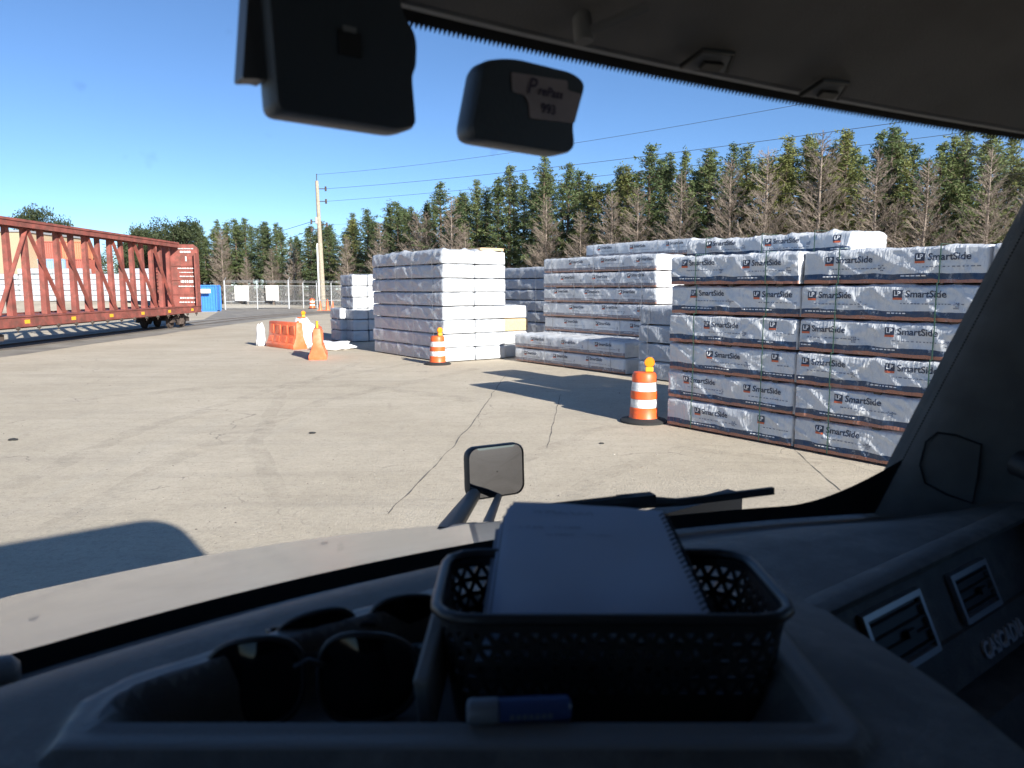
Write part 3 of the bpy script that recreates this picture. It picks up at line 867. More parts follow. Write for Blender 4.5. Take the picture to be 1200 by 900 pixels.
for i in (0, 2, 4, 6, 8, 10, 13, 15):
    mb = MB()
    a, b = ((xs_post[i] + .1, 1.3), (xs_post[i + 2], TOP - .35)) if i < 11 else ((xs_post[min(i + 1, 17)], 1.3), (xs_post[i - 1] + .1, TOP - .35))
    mb.bar((a[0], .215, a[1]), (b[0], .175, b[1]), .05, .17, up=(0, 1, 0))
    mb.build('diagonal_brace', M['rail_red'], car)
mb = MB(); mb.box(.36, CL - .36, -.46, .46, TOP - .10, TOP); mb.box(.36, CL - .36, -.42, -.34, TOP - .32, TOP - .101); mb.box(.36, CL - .36, .34, .42, TOP - .32, TOP - .101)
for x in [1.0 + i * .725 for i in range(28)]: mb.box(x - .04, x + .04, -.339, .339, TOP - .26, TOP - .101)
mb.build('top_chord', M['rail_red'], car)
for x0, s in ((0, 1), (CL, -1)):
    mb = MB()
    poly = [(x0, -1.45, 1.10), (x0, 1.45, 1.10), (x0, 1.45, 4.95), (x0, 1.20, 5.15), (x0, -1.20, 5.15), (x0, -1.45, 4.95)]
    mb.prism(poly, (s * .12, 0, 0))
    for y in (-1.45, -.75, 0, .75, 1.33): mb.box(min(x0 - s * .14, x0 - s * .001), max(x0 - s * .14, x0 - s * .001), y, y + .12, 1.10, 4.9)
    for y in (-1.41, 1.41): mb.box(min(x0 + s * .121, x0 + s * .50), max(x0 + s * .121, x0 + s * .50), y - .04, y + .04, 1.32, 4.6)
    for z in (2.0, 2.9, 3.8): mb.box(min(x0 + s * .122, x0 + s * .17), max(x0 + s * .122, x0 + s * .17), -1.36, 1.36, z, z + .05)
    bh = mb.build('bulkhead', M['rail_red'], car)
    if s == 1:
        mb = MB(); rr = random.Random(4); xx = .176
        rows = [(4.85, .06, 1.0, 8), (4.62, .12, .7, 5), (4.1, .30, .10, 2), (3.62, .07, 1.1, 9), (3.38, .05, .9, 7), (3.12, .07, .9, 6), (2.75, .16, .8, 6), (2.5, .07, 1.1, 9), (1.75, .10, 1.0, 6), (1.5, .07, 1.1, 9)]
        for z, hh, wd, k in rows:
            y = .78 - wd / 2 - .02
            while y < .78 + wd / 2 - .05:
                w = rr.uniform(.03, .14); y2 = min(y + w, 1.34)
                if y2 - y > .02: mb.add([(xx, y, z), (xx, y2, z), (xx, y2, z + hh), (xx, y, z + hh)], [(0, 1, 2, 3)])
                y += w + rr.uniform(.02, .05)
        mb.build('white_lettering', M['white_paint'], bh, fix=False)
mb = MB()
for z in [1.5 + .42 * i for i in range(8)]: mb.bar((.55, -.75, z), (.55, -1.25, z), .04, .04)
mb.bar((.55, -.75, 1.33), (.55, -.75, 4.6), .05, .05); mb.bar((.55, -1.25, 1.33), (.55, -1.25, 4.6), .05, .05); mb.build('ladder', M['rail_red'], car)
for x in (2.2, CL - 2.2):
    mb = MB()
    for s in (-1, 1):
        y = s * .98
        mb.prism([(x - 1.25, y - .08, .38), (x - 1.25, y - .08, .62), (x - .5, y - .08, .80), (x + .5, y - .08, .80), (x + 1.25, y - .08, .62), (x + 1.25, y - .08, .38), (x + .55, y - .08, .40), (x + .35, y - .08, .22), (x - .35, y - .08, .22), (x - .55, y - .08, .40)], (0, .16, 0))
        for k in range(3): mb.tube([(x - .2 + .2 * k, y + s * .1, .26), (x - .2 + .2 * k, y + s * .1, .7)], .07, 8)
    mb.box(x - .25, x + .25, -.9, .9, .45, .745)
    bg = mb.build('bogie', M['rail_dark'], car)
    for dx in (-.88, .88):
        for s in (-1, 1):
            mb = MB(); mb.lathe([(.12, -.07), (.40, -.07), (.46, -.06), (.46, -.03), (.42, -.02), (.42, .07), (.34, .075), (.12, .08)], 28, M=Matrix.Translation((x + dx, s * .76, .48)) @ Matrix.Rotation(-s * PI / 2, 4, 'X'))
            mb.build('wheel', M['rail_dark'], bg, smooth=35)
for x in (-.25, CL + .25):
    mb = MB(); mb.box(x - .2, x + .2, -.14, .14, .72, .98); mb.build('coupler', M['rail_dark'], car)

# ================================================================== DISTANT YARD
def container(label, loc, L, W, H, m1, rz=0, group=None):
    t = thing('shipping_container', label, 'container', loc, rz, group)
    mb = MB(); n = int(L / .28)
    pts = []
    for i in range(n):
        x0 = -L / 2 + .1 + (L - .2) * i / n; w = (L - .2) / n
        pts += [(x0, 0), (x0 + w * .35, 0), (x0 + w * .5, .04), (x0 + w * .85, .04)]
    for s in (-1, 1):
        vs = []; 
        for x, d in pts: vs += [(x, s * (W / 2 - d), .15), (x, s * (W / 2 - d), H - .12)]
        mb.add(vs, [(2 * i, 2 * i + 2, 2 * i + 3, 2 * i + 1) for i in range(len(pts) - 1)])
    mb.box(-L / 2 + .05, L / 2 - .05, -W / 2 + .08, W / 2 - .08, .1, H - .03)
    mb.build('corrugated_wall', m1, t)
    mb = MB()
    for y in (-W / 2, W / 2):
        for z in (.07, H - .07): mb.bar((-L / 2, y, z), (L / 2, y, z), .12, .14)
        for x in (-L / 2, L / 2): mb.bar((x, y, .141), (x, y, H - .141), .14, .14)
    mb.build('frame', m1, t)
    for s in (-1, 1):
        mb = MB(); mb.box(-L / 2 - .02, -L / 2 + .049, .02 if s > 0 else -W / 2 + .1, W / 2 - .1 if s > 0 else -.02, .16, H - .16)
        for k in (.3, .75): mb.tube([(-L / 2 - .05, s * k, .2), (-L / 2 - .05, s * k, H - .2)], .025, 6)
        mb.build('door', m1, t)
    return t
container('blue shipping container end beside the gate right of the railcar', PY(246, 355, 78) * 1 - Vector((0, 0, PY(246, 355, 78).z)), 1.8, 1.7, 2.75, M['blue_box'], R(8))
o = thing('notice_board', 'small white notice on the blue container front', 'sign', PY(240, 341, 76.5), R(8))
mb = MB(); mb.box(-.55, .55, -.03, .03, -.2, .2); mb.build('panel', M['sign_white'], o)
mb = MB(); mb.box(-.5, .5, .031, .05, -.25, -.201); mb.build('bracket', M['galv'], o)
def gx(px, Y): return PY(px, 338, Y).x
Yc = 100.0
container('red orange shipping container, upper left one of the stack behind the railcar', (gx(54, Yc), Yc, 6.3), 6.06, 2.44, 2.3, M['cont_red'], 0, 'shipping containers behind the railcar')
container('bright orange shipping container, upper right one of the stack behind the railcar', (gx(90, Yc), Yc + .4, 6.3), 6.06 * .5, 2.44, 2.3, M['cont_orange'], 0, 'shipping containers behind the railcar')
container('pale blue shipping container under the red orange one behind the railcar', (gx(58, Yc), Yc, 4.0), 6.06, 2.44, 2.3, M['cont_blue'], 0, 'shipping containers behind the railcar')
container('dark red shipping container under the bright orange one behind the railcar', (gx(94, Yc), Yc + .4, 4.0), 3.03, 2.44, 2.3, M['cont_red'], 0, 'shipping containers behind the railcar')
container('rusty shipping container at the bottom of the stack, hidden behind the bundles', (gx(62, Yc), Yc, 0), 9.6, 2.44, 4.0, M['cont_red'], 0, 'shipping containers behind the railcar')
bl = thing('tan_building', 'plain tan building wall at the far left behind the railcar', 'building', (gx(-60, 96), 96, 0))
mb = MB(); hw = (gx(31, 96) - gx(-150, 96)) / 2; mb.box(-hw, hw, 0, 14, 0, 9.6)
mb.build('wall', M['cont_tan'], bl)
mb = MB(); mb.box(-hw - .2, hw + .2, -.2, 14.2, 9.601, 9.85); mb.build('roof', M['galv'], bl)
mb = MB(); mb.box(-4, -1, -.06, -.002, 0, 3.4); mb.build('door', M['sign_white'], bl)

# chain link fence with signs
def chain_mat():
    m = bpy.data.materials.new('chain_link'); m.use_nodes = True; nt = m.node_tree
    b = nt.nodes['Principled BSDF']; b.inputs['Base Color'].default_value = (.35, .36, .37, 1); b.inputs['Metallic'].default_value = .3; b.inputs['Roughness'].default_value = .5
    tc = N(nt, 'ShaderNodeTexCoord'); sx = N(nt, 'ShaderNodeSeparateXYZ'); nt.links.new(tc.outputs['Object'], sx.inputs[0])
    fac = None
    for op in ('ADD', 'SUBTRACT'):
        a = math_node(nt, op, sx.outputs[0], sx.outputs[2])
        fr = math_node(nt, 'LESS_THAN', math_node(nt, 'FRACT', math_node(nt, 'MULTIPLY', a, 9)), .10)
        fac = fr if fac is None else math_node(nt, 'MAXIMUM', fac, fr)
    t = N(nt, 'ShaderNodeBsdfTransparent'); x = N(nt, 'ShaderNodeMixShader')
    nt.links.new(fac, x.inputs[0]); nt.links.new(t.outputs[0], x.inputs[1]); nt.links.new(b.outputs[0], x.inputs[2])
    nt.links.new(x.outputs[0], nt.nodes['Material Output'].inputs[0]); return m
M['chain'] = chain_mat()
fpx = [(263, 84, 3.3), (301, 86, 3.1), (338, 88, 3.4), (355, 90, 3.1), (371, 92, 3.1), (388, 94, 3.1), (408, 95, 3.1), (430, 96, 3.1), (455, 96, 3.1), (490, 95, 3.1), (530, 93, 3.1), (580, 90, 3.1), (640, 84, 3.1)]
FP = [Vector((gx(px, Y), Y, 0)) for px, Y, h in fpx]
fe = thing('chain_link_fence', 'grey chain link fence with barbed wire arms along the forest edge', 'fence', FP[0])
o0 = FP[0]
for (px, Y, h), p in zip(fpx, FP):
    q = p - o0; mb = MB(); mb.tube([q, q + Vector((0, 0, h))], .09 if px in (263, 338) else .06, 8)
    mb.bar(q + Vector((0, 0, h - .05)), q + Vector((.28, -.2, h + .30)), .05, .05)
    mb.build('post', M['galv'], fe)
for a, b in zip(FP[:-1], FP[1:]):
    a = a - o0; b = b - o0; d = b - a
    p = bpy.data.meshes.new('chain_mesh'); L = d.length
    p.from_pydata([(0, 0, .1), (L, 0, .1), (L, 0, 2.7), (0, 0, 2.7)], [], [(0, 1, 2, 3)]); p.materials.append(M['chain'])
    o = link('chain_mesh', p, fe); o.location = a; o.rotation_euler.z = math.atan2(d.y, d.x)
    mb = MB()
    for z in (2.72, .9): mb.tube([a + Vector((0, 0, z)), b + Vector((0, 0, z))], .035, 6)
    for k in range(3): mb.tube([a + Vector((.08 * k + .1, 0, 3.1 + .1 * k)), b + Vector((.08 * k + .1, 0, 3.1 + .1 * k))], .012, 4)
    mb.build('rail', M['galv'], fe)
for lab, p0, p1, yb, yt, Y in (('white two panel sign board on the fence, nearer the railcar', 275.5, 291, 352.5, 335, 84.4), ('white two panel sign board on the fence, nearer the utility pole', 312, 326, 352, 334.5, 86.0)):
    a = PY(p0, yb, Y); b = PY(p1, yt, Y); t = thing('sign_board', lab, 'sign', (a.x, Y, a.z), 0, 'white sign boards on the fence')
    w = b.x - a.x; h = b.z - a.z
    for k in (0, 1):
        mb = MB(); mb.box(w * k / 2 + (.02 if k else 0), w * (k + 1) / 2 - (.02 if not k else 0), -.03, .03, 0, h); mb.build('panel', M['sign_white'], t)

# utility pole and wires
PB = G(379, 360.5); PB = PB * (98 / PB.y); PB.z = 0
up = thing('utility_pole', 'tall weathered wooden utility pole standing behind the fence', 'utility pole', PB)
ptop = PY(375.5, 212, PB.y).z
mb = MB(); mb.tube([(0, 0, 0), (-.15, 0, ptop * .5), (-.32, 0, ptop)], [.36, .30, .22], 12); mb.build('pole', M['pole_wood'], up, smooth=50)
mb = MB(); mb.tube([(-.46, -.15, 0), (-.52, -.15, 8.0), (-.5, -.15, 8.25)], .11, 8); mb.build('conduit', M['pole_white'], up, smooth=50)
mb = MB(); mb.tube([(-.32, 0, ptop), (-.32, 0, ptop + .9)], .06, 6); mb.build('lightning_rod', M['wire'], up)
ins = []
for z, sx_ in ((ptop - 1.0, 1), (ptop - 2.6, 1), (ptop - 5.6, 1), (ptop - 5.2, -1), (ptop - 6.2, -1)):
    mb = MB(); mb.tube([(-.2, 0, z), (-.2 + sx_ * 1.0, 0, z)], .06, 6); mb.tube([(-.2 + sx_ * 1.0, 0, z - .3), (-.2 + sx_ * 1.0, 0, z + .3)], .13, 8)
    mb.build('insulator', M['rail_dark'], up); ins.append(PB + Vector((-.2 + sx_ * 1.0, 0, z)))
mb = MB(); mb.box(-.66, -.36, -.3, .3, ptop - 5.5, ptop - 4.6); mb.build('switch_box', M['galv'], up, bevel=.05)
def wire(label, a, b, sag, r=.024):
    pts = []
    for i in range(25):
        t = i / 24; p = Vector(a).lerp(Vector(b), t); p.z -= sag * 4 * t * (1 - t); pts.append(p)
    mb = MB(); mb.tube(pts, r, 5); tag(mb.build('power_line', M['wire']), label, 'power line', 'overhead power lines')
tp = PB + Vector((-.32, 0, ptop + .8))
wire('uppermost overhead wire running from the pole top to the right', tp, PY(1250, 62, 42), .9, .016)
wire('second overhead wire from the pole, below the uppermost', ins[0], PY(1300, 108, 44), .6, .02)
wire('third overhead wire from the pole, passing over the tree tops', ins[1], PY(1340, 128, 45), .5, .018)
wire('lowest overhead wire from the pole on the right side', ins[2], PY(1340, 190, 45), .4, .012)
wire('upper overhead wire running left from the pole over the fence', ins[3], PY(20, 330, 190), 2.0, .035)
wire('lower overhead wire running left from the pole', ins[4], PY(120, 330, 170), 1.8, .03)

# ================================================================== TREES
def tuft(mb, p, size, rg, m=0, n=3, flat=.5):
    for _ in range(n):
        a = Vector((rg.uniform(-1, 1), rg.uniform(-1, 1), rg.uniform(-flat, flat + .35))).normalized() * size * rg.uniform(.7, 1.3)
        b = a.cross(Vector((rg.uniform(-1, 1), rg.uniform(-1, 1), rg.uniform(-1, 1)))).normalized() * size * rg.uniform(.10, .24)
        c = p + Vector((rg.uniform(-1, 1), rg.uniform(-1, 1), rg.uniform(-.6, .6))) * size * .85
        mb.add([c - a * .5, c + b, c + a * .6, c - b * .8], [(0, 1, 2, 3)], m)

def make_pine(seed, name, nm, H=14.0, rad=2.5, dens=1.0):
    rg = random.Random(seed)
    tm = MB(); cm = MB()
    lean = rg.uniform(-.25, .25)
    tm.tube([(0, 0, 0), (lean * .3, 0, H * .35), (lean * .7, .05, H * .7), (lean, .1, H * .97)], [.19, .15, .085, .02], 7)
    z = H * .10
    while z < H * .985:
        t = (z - H * .10) / (H * .90)
        env = 1.38 * rad * (min(1, .55 + t * 1.6) * (1 - t) ** .86 + .07)
        nb = rg.choice((4, 5, 6)) if t < .9 else 3
        a0 = rg.uniform(0, 6.28)
        for k in range(nb):
            az = a0 + k * 2 * PI / nb + rg.uniform(-.4, .4); L = env * rg.uniform(.4, 1.15)
            if rg.random() < .14 and t < .8: continue
            rise = (.10 + .75 * t) * rg.uniform(.6, 1.3)
            base = Vector((lean * z / H, 0, z)); d = Vector((math.cos(az), math.sin(az), rise)).normalized()
            tip = base + d * L + Vector((0, 0, -.06 * L * L * (1 - t)))
            tm.tube([base, base.lerp(tip, .5) + Vector((0, 0, .04 * L)), tip], [.035, .025, .008], 3, cap=False)
            dead = t < .22 and rg.random() < .6
            if dead: continue
            nt_ = max(3, int(L * 4.4 * dens))
            for i in range(nt_):
                s = .22 + .80 * i / max(1, nt_ - 1)
                p = base.lerp(tip, s) + Vector((rg.uniform(-1, 1), rg.uniform(-1, 1), rg.uniform(-.5, .7))) * (.20 + .12 * L * s * .5)
                tuft(cm, p, .23 * rg.uniform(.7, 1.3), rg, 0, 12)
        z += rg.uniform(.36, .62) * (1 if t < .8 else .7)
    for i in range(6): tuft(cm, Vector((lean, .1, H * (.95 + .011 * i))), .25, rg, 0, 3, 1.2)
    return tm.mesh('trunk', M['bark'], fix=False), cm.mesh('crown', M[nm], fix=False)

def make_bare(seed, H=12.0, rad=2.7):
    rg = random.Random(seed); tm = MB(); bm_ = MB()
    tm.tube([(0, 0, 0), (.05, 0, H * .4), (-.05, .03, H * .75), (0, 0, H)], [.17, .12, .06, .012], 6)
    z = H * .10
    while z < H * .97:
        t = z / H
        env = rad * rg.uniform(.7, 1.15) * (min(1, .5 + t * 1.6) * (1 - t) ** .75 + .08)
        for k in range(rg.choice((2, 3, 3, 4))):
            az = rg.uniform(0, 6.28); L = env * rg.uniform(.6, 1.2)
            rise = rg.uniform(.35, .95)
            base = Vector((0, 0, z)); d = Vector((math.cos(az), math.sin(az), rise)).normalized()
            mid = base + d * L * .55; tip = base + d * L + Vector((0, 0, .18 * L))
            bm_.tube([base, mid, tip], [.019, .013, .005], 3, cap=False)
            for i in range(int(4 + L * 5)):
                s = rg.uniform(.2, 1); p = base.lerp(mid, s * 2) if s < .5 else mid.lerp(tip, s * 2 - 1)
                dd = (d + Vector((rg.uniform(-1, 1), rg.uniform(-1, 1), rg.uniform(-.3, .9))) * .8).normalized()
                l2 = L * rg.uniform(.15, .42) * (1.15 - s * .5)
                q = p + dd * l2
                bm_.tube([p, q], [.011, .004], 3, cap=False)
                for _ in range(4):
                    p2 = p.lerp(q, rg.uniform(.3, .95)); d3 = (dd + Vector((rg.uniform(-1, 1), rg.uniform(-1, 1), rg.uniform(-.4, .8))) * .9).normalized()
                    bm_.tube([p2, p2 + d3 * l2 * .55], [.008, .004], 3, cap=False)
        z += rg.uniform(.12, .21)
    return tm.mesh('trunk', M['bare_bark'], fix=False), bm_.mesh('branches', M['bare_bark'], fix=False)

def make_broad(seed, H=11.0, rad=4.5):
    rg = random.Random(seed); tm = MB(); cm = MB()
    tm.tube([(0, 0, 0), (.1, 0, H * .3), (0, .1, H * .6)], [.35, .28, .14], 8)
    for i in range(26):
        a = rg.uniform(0, 6.28); r = rad * math.sqrt(rg.random()) * .75; zz = H * rg.uniform(.45, .86) - r * .12 * 1.5
        c = Vector((math.cos(a) * r, math.sin(a) * r, zz + (1 - (r / rad) ** 2) * H * .08))
        tm.tube([(0, .05, H * .4), Vector((0, 0, H * .4)).lerp(c, .6) + Vector((0, 0, .2)), c], [.1, .06, .02], 4, cap=False)
        for _ in range(150):
            v = Vector((rg.gauss(0, 1), rg.gauss(0, 1), rg.gauss(0, .7))).normalized() * (rg.random() ** .4) * rad * .30
            v.z *= .75
            tuft(cm, c + v, .36, rg, 0, 2, 1)
    return tm.mesh('trunk', M['bark'], fix=False), cm.mesh('crown', M['leaves'], fix=False)

def tree(name, parts, names, loc, h, h0, rz, label, cat, group, wide=1.0):
    s = h / h0; t = thing(name, label, cat, loc, rz, group); t.scale = (s * wide, s * wide, s)
    for me, nm in zip(parts, names): link(nm, me, t)
    return t
rt = random.Random(21)
PINES = [make_pine(s, 'pine', 'needles', rad=r, dens=1.0) for s, r in ((1, 2.5), (2, 2.2), (3, 2.7), (4, 2.3), (5, 2.0))]
PINESY = [make_pine(s, 'pine', 'needles_y', rad=r) for s, r in ((6, 2.4), (7, 2.7), (8, 2.1))]
BARES = [make_bare(s) for s in (1, 2, 3, 4)]
BROAD = [make_broad(s) for s in (1, 2)]
prof = [(100, 300), (150, 272), (200, 262), (250, 264), (300, 256), (350, 270), (400, 256), (430, 245), (470, 240), (520, 222), (560, 212), (610, 200), (650, 188), (700, 205), (740, 192), (765, 178), (800, 185), (850, 172), (900, 172), (950, 156), (1020, 153), (1080, 155), (1130, 165), (1190, 168), (1280, 160), (1400, 170)]
def interp(tab, x):
    for (a, b), (c, d) in zip(tab[:-1], tab[1:]):
        if a <= x <= c: return b + (d - b) * (x - a) / (c - a)
    return tab[0][1] if x < tab[0][0] else tab[-1][1]
dist = [(100, 122), (260, 116), (400, 103), (550, 86), (700, 73), (850, 65), (1000, 60), (1200, 56), (1400, 54)]
def zone(px): return 'behind the fence near the utility pole' if px < 430 else ('behind the white and middle stacks' if px < 780 else 'behind the nearest printed stack')
px = 135.0; i = 0
while px < 1520:
    Y = interp(dist, px)
    for rowk in (0, 1, 2):
        pxx = px + rt.uniform(-8, 8) + rowk * 9; Yr = Y + 1.5 + rowk * 4.5 + rt.uniform(-1, 1)
        peak = 338 - interp(prof, pxx); fac = rt.choice((.80, .9, .97, 1.0, 1.03)) if rowk == 0 else rt.uniform(.84, .98)
        if rowk == 2: fac = rt.uniform(.74, .90)
        top = 2.4 + (peak * fac) / 860 * Yr
        yel = pxx > 820 and rt.random() < .45 or rt.random() < .12
        pm = rt.choice(PINESY if yel else PINES)
        g = 'pines in the forest edge ' + zone(pxx)
        loc = Vector((gx(pxx, Yr), Yr, 0))
        tree('pine_tree', pm, ('trunk', 'crown'), loc, top, 14.0, rt.uniform(0, 6.28), f"{'yellowish green' if yel else 'dark green'} pine in the forest edge {zone(pxx)}", 'tree', g, rt.uniform(1.05, 1.45) * (14 / max(top, 7)) ** .45)
    px += rt.uniform(.8, 1.25) * 1480 / Y
bare_spots = [(262, 268), (290, 300), (320, 292), (408, 278), (447, 262), (490, 248), (500, 250), (530, 232), (545, 262), (640, 232), (715, 225), (745, 222), (795, 205), (852, 190), (893, 178), (955, 160), (1020, 178), (1078, 190), (1150, 178), (1195, 215), (680, 250), (1045, 240), (345, 285)]
for px, yt in bare_spots:
    Y = interp(dist, px) - 2.5 + rt.uniform(-1, 1)
    top = 2.4 + (338 - yt) / 860 * Y
    tree('bare_tree', rt.choice(BARES), ('trunk', 'branches'), (gx(px, Y), Y, 0), top, 12.0, rt.uniform(0, 6.28), f"leafless grey brown conifer in front of the pines {zone(px)}", 'tree', 'bare trees ' + zone(px), rt.uniform(1.0, 1.25))
for px, yt, Y, w, lab in ((55, 240, 125, .62, 'round crowned tree rising alone above the railcar'), (170, 258, 120, .55, 'smaller rounded tree left of the large rounded one behind the bulkhead'), (207, 253, 112, .72, 'large rounded tree behind the railcar bulkhead'), (105, 296, 150, .8, 'dark rounded tree behind the shipping containers')):
    top = 2.4 + (338 - yt) / 860 * Y
    tree('round_tree', BROAD[int(px) % 2], ('trunk', 'crown'), (gx(px, Y), Y, 0), top, 10.6, rt.uniform(0, 6), lab, 'tree', 'rounded trees behind the railcar', w * 1.25)
# understory brush: uncountable
mb = MB(); rg = random.Random(5)
for i in range(5200):
    px = rg.uniform(150, 1330); Y = interp(dist, px) + rg.uniform(-3.5, 1.0); h = abs(rg.gauss(0, 1.2)) + .1
    p = Vector((gx(px, Y), Y, h))
    for _ in range(3):
        a = Vector((rg.uniform(-1, 1), rg.uniform(-1, 1), rg.uniform(.1, 1.2))).normalized() * rg.uniform(.3, .9)
        b = a.cross(Vector((rg.uniform(-1, 1), rg.uniform(-1, 1), 0))).normalized() * .035
        mb.add([p - b, p + b, p + a], [(0, 1, 2)])
tag(mb.build('undergrowth', M['brush'], fix=False), 'dry brown undergrowth along the foot of the forest edge', 'undergrowth', kind='stuff')

# ================================================================== THE TRUCK
TR = thing('semi_truck', 'semi truck seen from inside its dark cab, white hood ahead', 'truck', (0, 0, 0), TA)
UC = .25
def base_f(u): return .83 - .25 * ((u - UC) / .93) ** 2
ZB = HCAM - .36
def top_f(u): return .60 - .245 * ((u - UC) / .93) ** 2
def top_z(u): return HCAM + .258 - .052 * ((u - UC) / .93) ** 2
UL, UR = UC - .94, UC + .94
nu = 40
us = [UL + (UR - UL) * i / nu for i in range(nu + 1)]
def glass_pt(u, v):
    b = Vector((u, base_f(u), ZB)); t = Vector((UC + (u - UC) * 1.005, top_f(u), top_z(u)))
    p = b.lerp(t, v); p.y += .035 * 4 * v * (1 - v) * (1 - min(1, abs(u - UC) / .94) ** 3); return p
mb = MB()
for i, u in enumerate(us):
    for k in range(11): mb.v.append(tuple(glass_pt(u, k / 10)))
for i in range(nu):
    for k in range(10):
        a = i * 11 + k; mb.f.append((a, a + 11, a + 12, a + 1)); mb.m.append(0)
mb.build('windshield', M['glass'], TR, smooth=60, fix=False)
def loft(mb, rows):
    b = len(mb.v); n = len(rows[0])
    for r in rows: mb.v += [tuple(p) for p in r]
    for i in range(len(rows) - 1):
        for k in range(n - 1):
            a = b + i * n + k; mb.f.append((a, a + 1, a + n + 1, a + n)); mb.m.append(0)
us2 = [UL + (UR - UL) * i / 160 for i in range(161)]
# dotted black border on the glass
def frit_strip(pa, pb, name='windshield_border'):
    """pa: frame side points, pb: free side points"""
    me = bpy.data.meshes.new(name); vs = [tuple(p) for ab in zip(pa, pb) for p in ab]
    fs = [(2 * i, 2 * i + 2, 2 * i + 3, 2 * i + 1) for i in range(len(pa) - 1)]
    me.from_pydata(vs, [], fs); uvl = me.uv_layers.new(name='UVMap')
    s = [0]
    for a, b in zip(pb[:-1], pb[1:]): s.append(s[-1] + (b - a).length)
    for pi, poly in enumerate(me.polygons):
        for li, vi in zip(poly.loop_indices, poly.vertices):
            uvl.data[li].uv = (s[vi // 2], vi % 2)
    me.materials.append(M['frit']); return link(name, me, TR)
off = Vector((0, -.006, 0))
frit_strip([glass_pt(u, 1.0) + off for u in us], [glass_pt(u, .955) + off for u in us])
vv = [i / 24 for i in range(25)]
frit_strip([glass_pt(UR, v) + off * 1.5 for v in vv], [glass_pt(UR - .016, v) + off * 1.5 for v in vv])
frit_strip([glass_pt(UL, v) + off * 1.5 for v in vv], [glass_pt(UL + .03, v) + off * 1.5 for v in vv])
def corner(u, v0):           # rounded lower corners of the glass opening
    e = (UR - abs(u - UC) * 1.0 - UC + UC) if False else (UR - UC) - abs(u - UC)
    return v0 + .155 * max(0, 1 - e / .17) ** 2.1
mb = MB(); loft(mb, [[glass_pt(u, -.01) + off * 1.2 for u in us2], [glass_pt(u, corner(u, .03)) + off * 1.2 for u in us2]]); mb.build('windshield_border', M['black'], TR, fix=False)

# headliner and header trim
mb = MB(); rows = []
def liner_row(df, dz, wid=1.0): return [Vector((UC + (u - UC) * wid, top_f(u) - df, top_z(u) + dz)) for u in us]
r0 = liner_row(-.012, .004); r1 = liner_row(.012, -.020); r2 = liner_row(.021, -.020); r2b = liner_row(.025, -.014)
loft(mb, [r0, r1, r2, r2b]); mb.build('header_trim', M['header'], TR, smooth=50, fix=False)
mb = MB()
r3 = liner_row(.0255, -.018); r4 = liner_row(.16, .052, 1.05); r5 = liner_row(.30, .135, 1.15); r6 = [Vector((UC + (u - UC) * 1.22, -.1, HCAM + .46)) for u in us]; r7 = [Vector((UC + (u - UC) * 1.22, -1.2, HCAM + .75)) for u in us]; r8 = [Vector((UC + (u - UC) * 1.22, -2.4, HCAM + .80)) for u in us]
loft(mb, [r3, r4, r5, r6, r7, r8]); mb.build('headliner', M['liner'], TR, smooth=60, fix=False)
# sun visor clips and visor rod
def liner_hit(px, py):
    d = tray_ray(px, py).normalized(); o = Vector((0, 0, HCAM)); best = None
    rows = [r3, r4, r5, r6]
    from mathutils.geometry import intersect_ray_tri
    for a, b in zip(rows[:-1], rows[1:]):
        for k in range(nu):
            for tri in ((a[k], a[k + 1], b[k + 1]), (a[k], b[k + 1], b[k])):
                h = intersect_ray_tri(*tri, d, o, True)
                if h is not None and (h - o).dot(d) > 0:
                    if best is None or (h - o).length < (best - o).length: best = h
    return best
for px, py in ((828, 66), (964, 100)):
    h = liner_hit(px, py)
    if h is None: continue
    mb = MB(); w = .031
    Mx = Matrix.Translation(h + Vector((0, -.002, -.001))) @ Matrix.Rotation(R(-30), 4, 'X') @ Matrix.Rotation(R(-8), 4, 'Z')
    poly = [Vector((-w, .012, 0)), Vector((w, .012, 0)), Vector((w * .66, -.012, 0)), Vector((-w * .66, -.012, 0))]
    mb.prism([Mx @ p for p in poly], Mx.to_3x3() @ Vector((0, 0, -.008)))
    clip = mb.build('visor_clip', M['header'], TR, bevel=.003)
    mb = MB(); mb.box(-.013, .014, -.003, .006, -.013, -.0085, M=Mx); mb.build('slot', M['black'], clip)
    mb = MB(); mb.tube([Mx @ Vector((-w * 1.05, .011, -.006)), Mx @ Vector((-w * .68, -.013, -.006)), Mx @ Vector((w * .68, -.013, -.006)), Mx @ Vector((w * 1.05, .011, -.006))], .0026, 6)
    mb.build('edge', M['black'], clip)
h1 = liner_hit(678, 25); h2 = liner_hit(752, -6)
if h1 and h2:
    mb = MB(); mb.tube([h1 + Vector((0, -.008, -.012)), h2 + Vector((0, -.008, -.012))], .0045, 8)
    mb.tube([h1 + Vector((0, -.008, -.020)), h1 + Vector((0, -.004, .006))], .009, 10); mb.build('visor_rod', M['header'], TR, smooth=40)

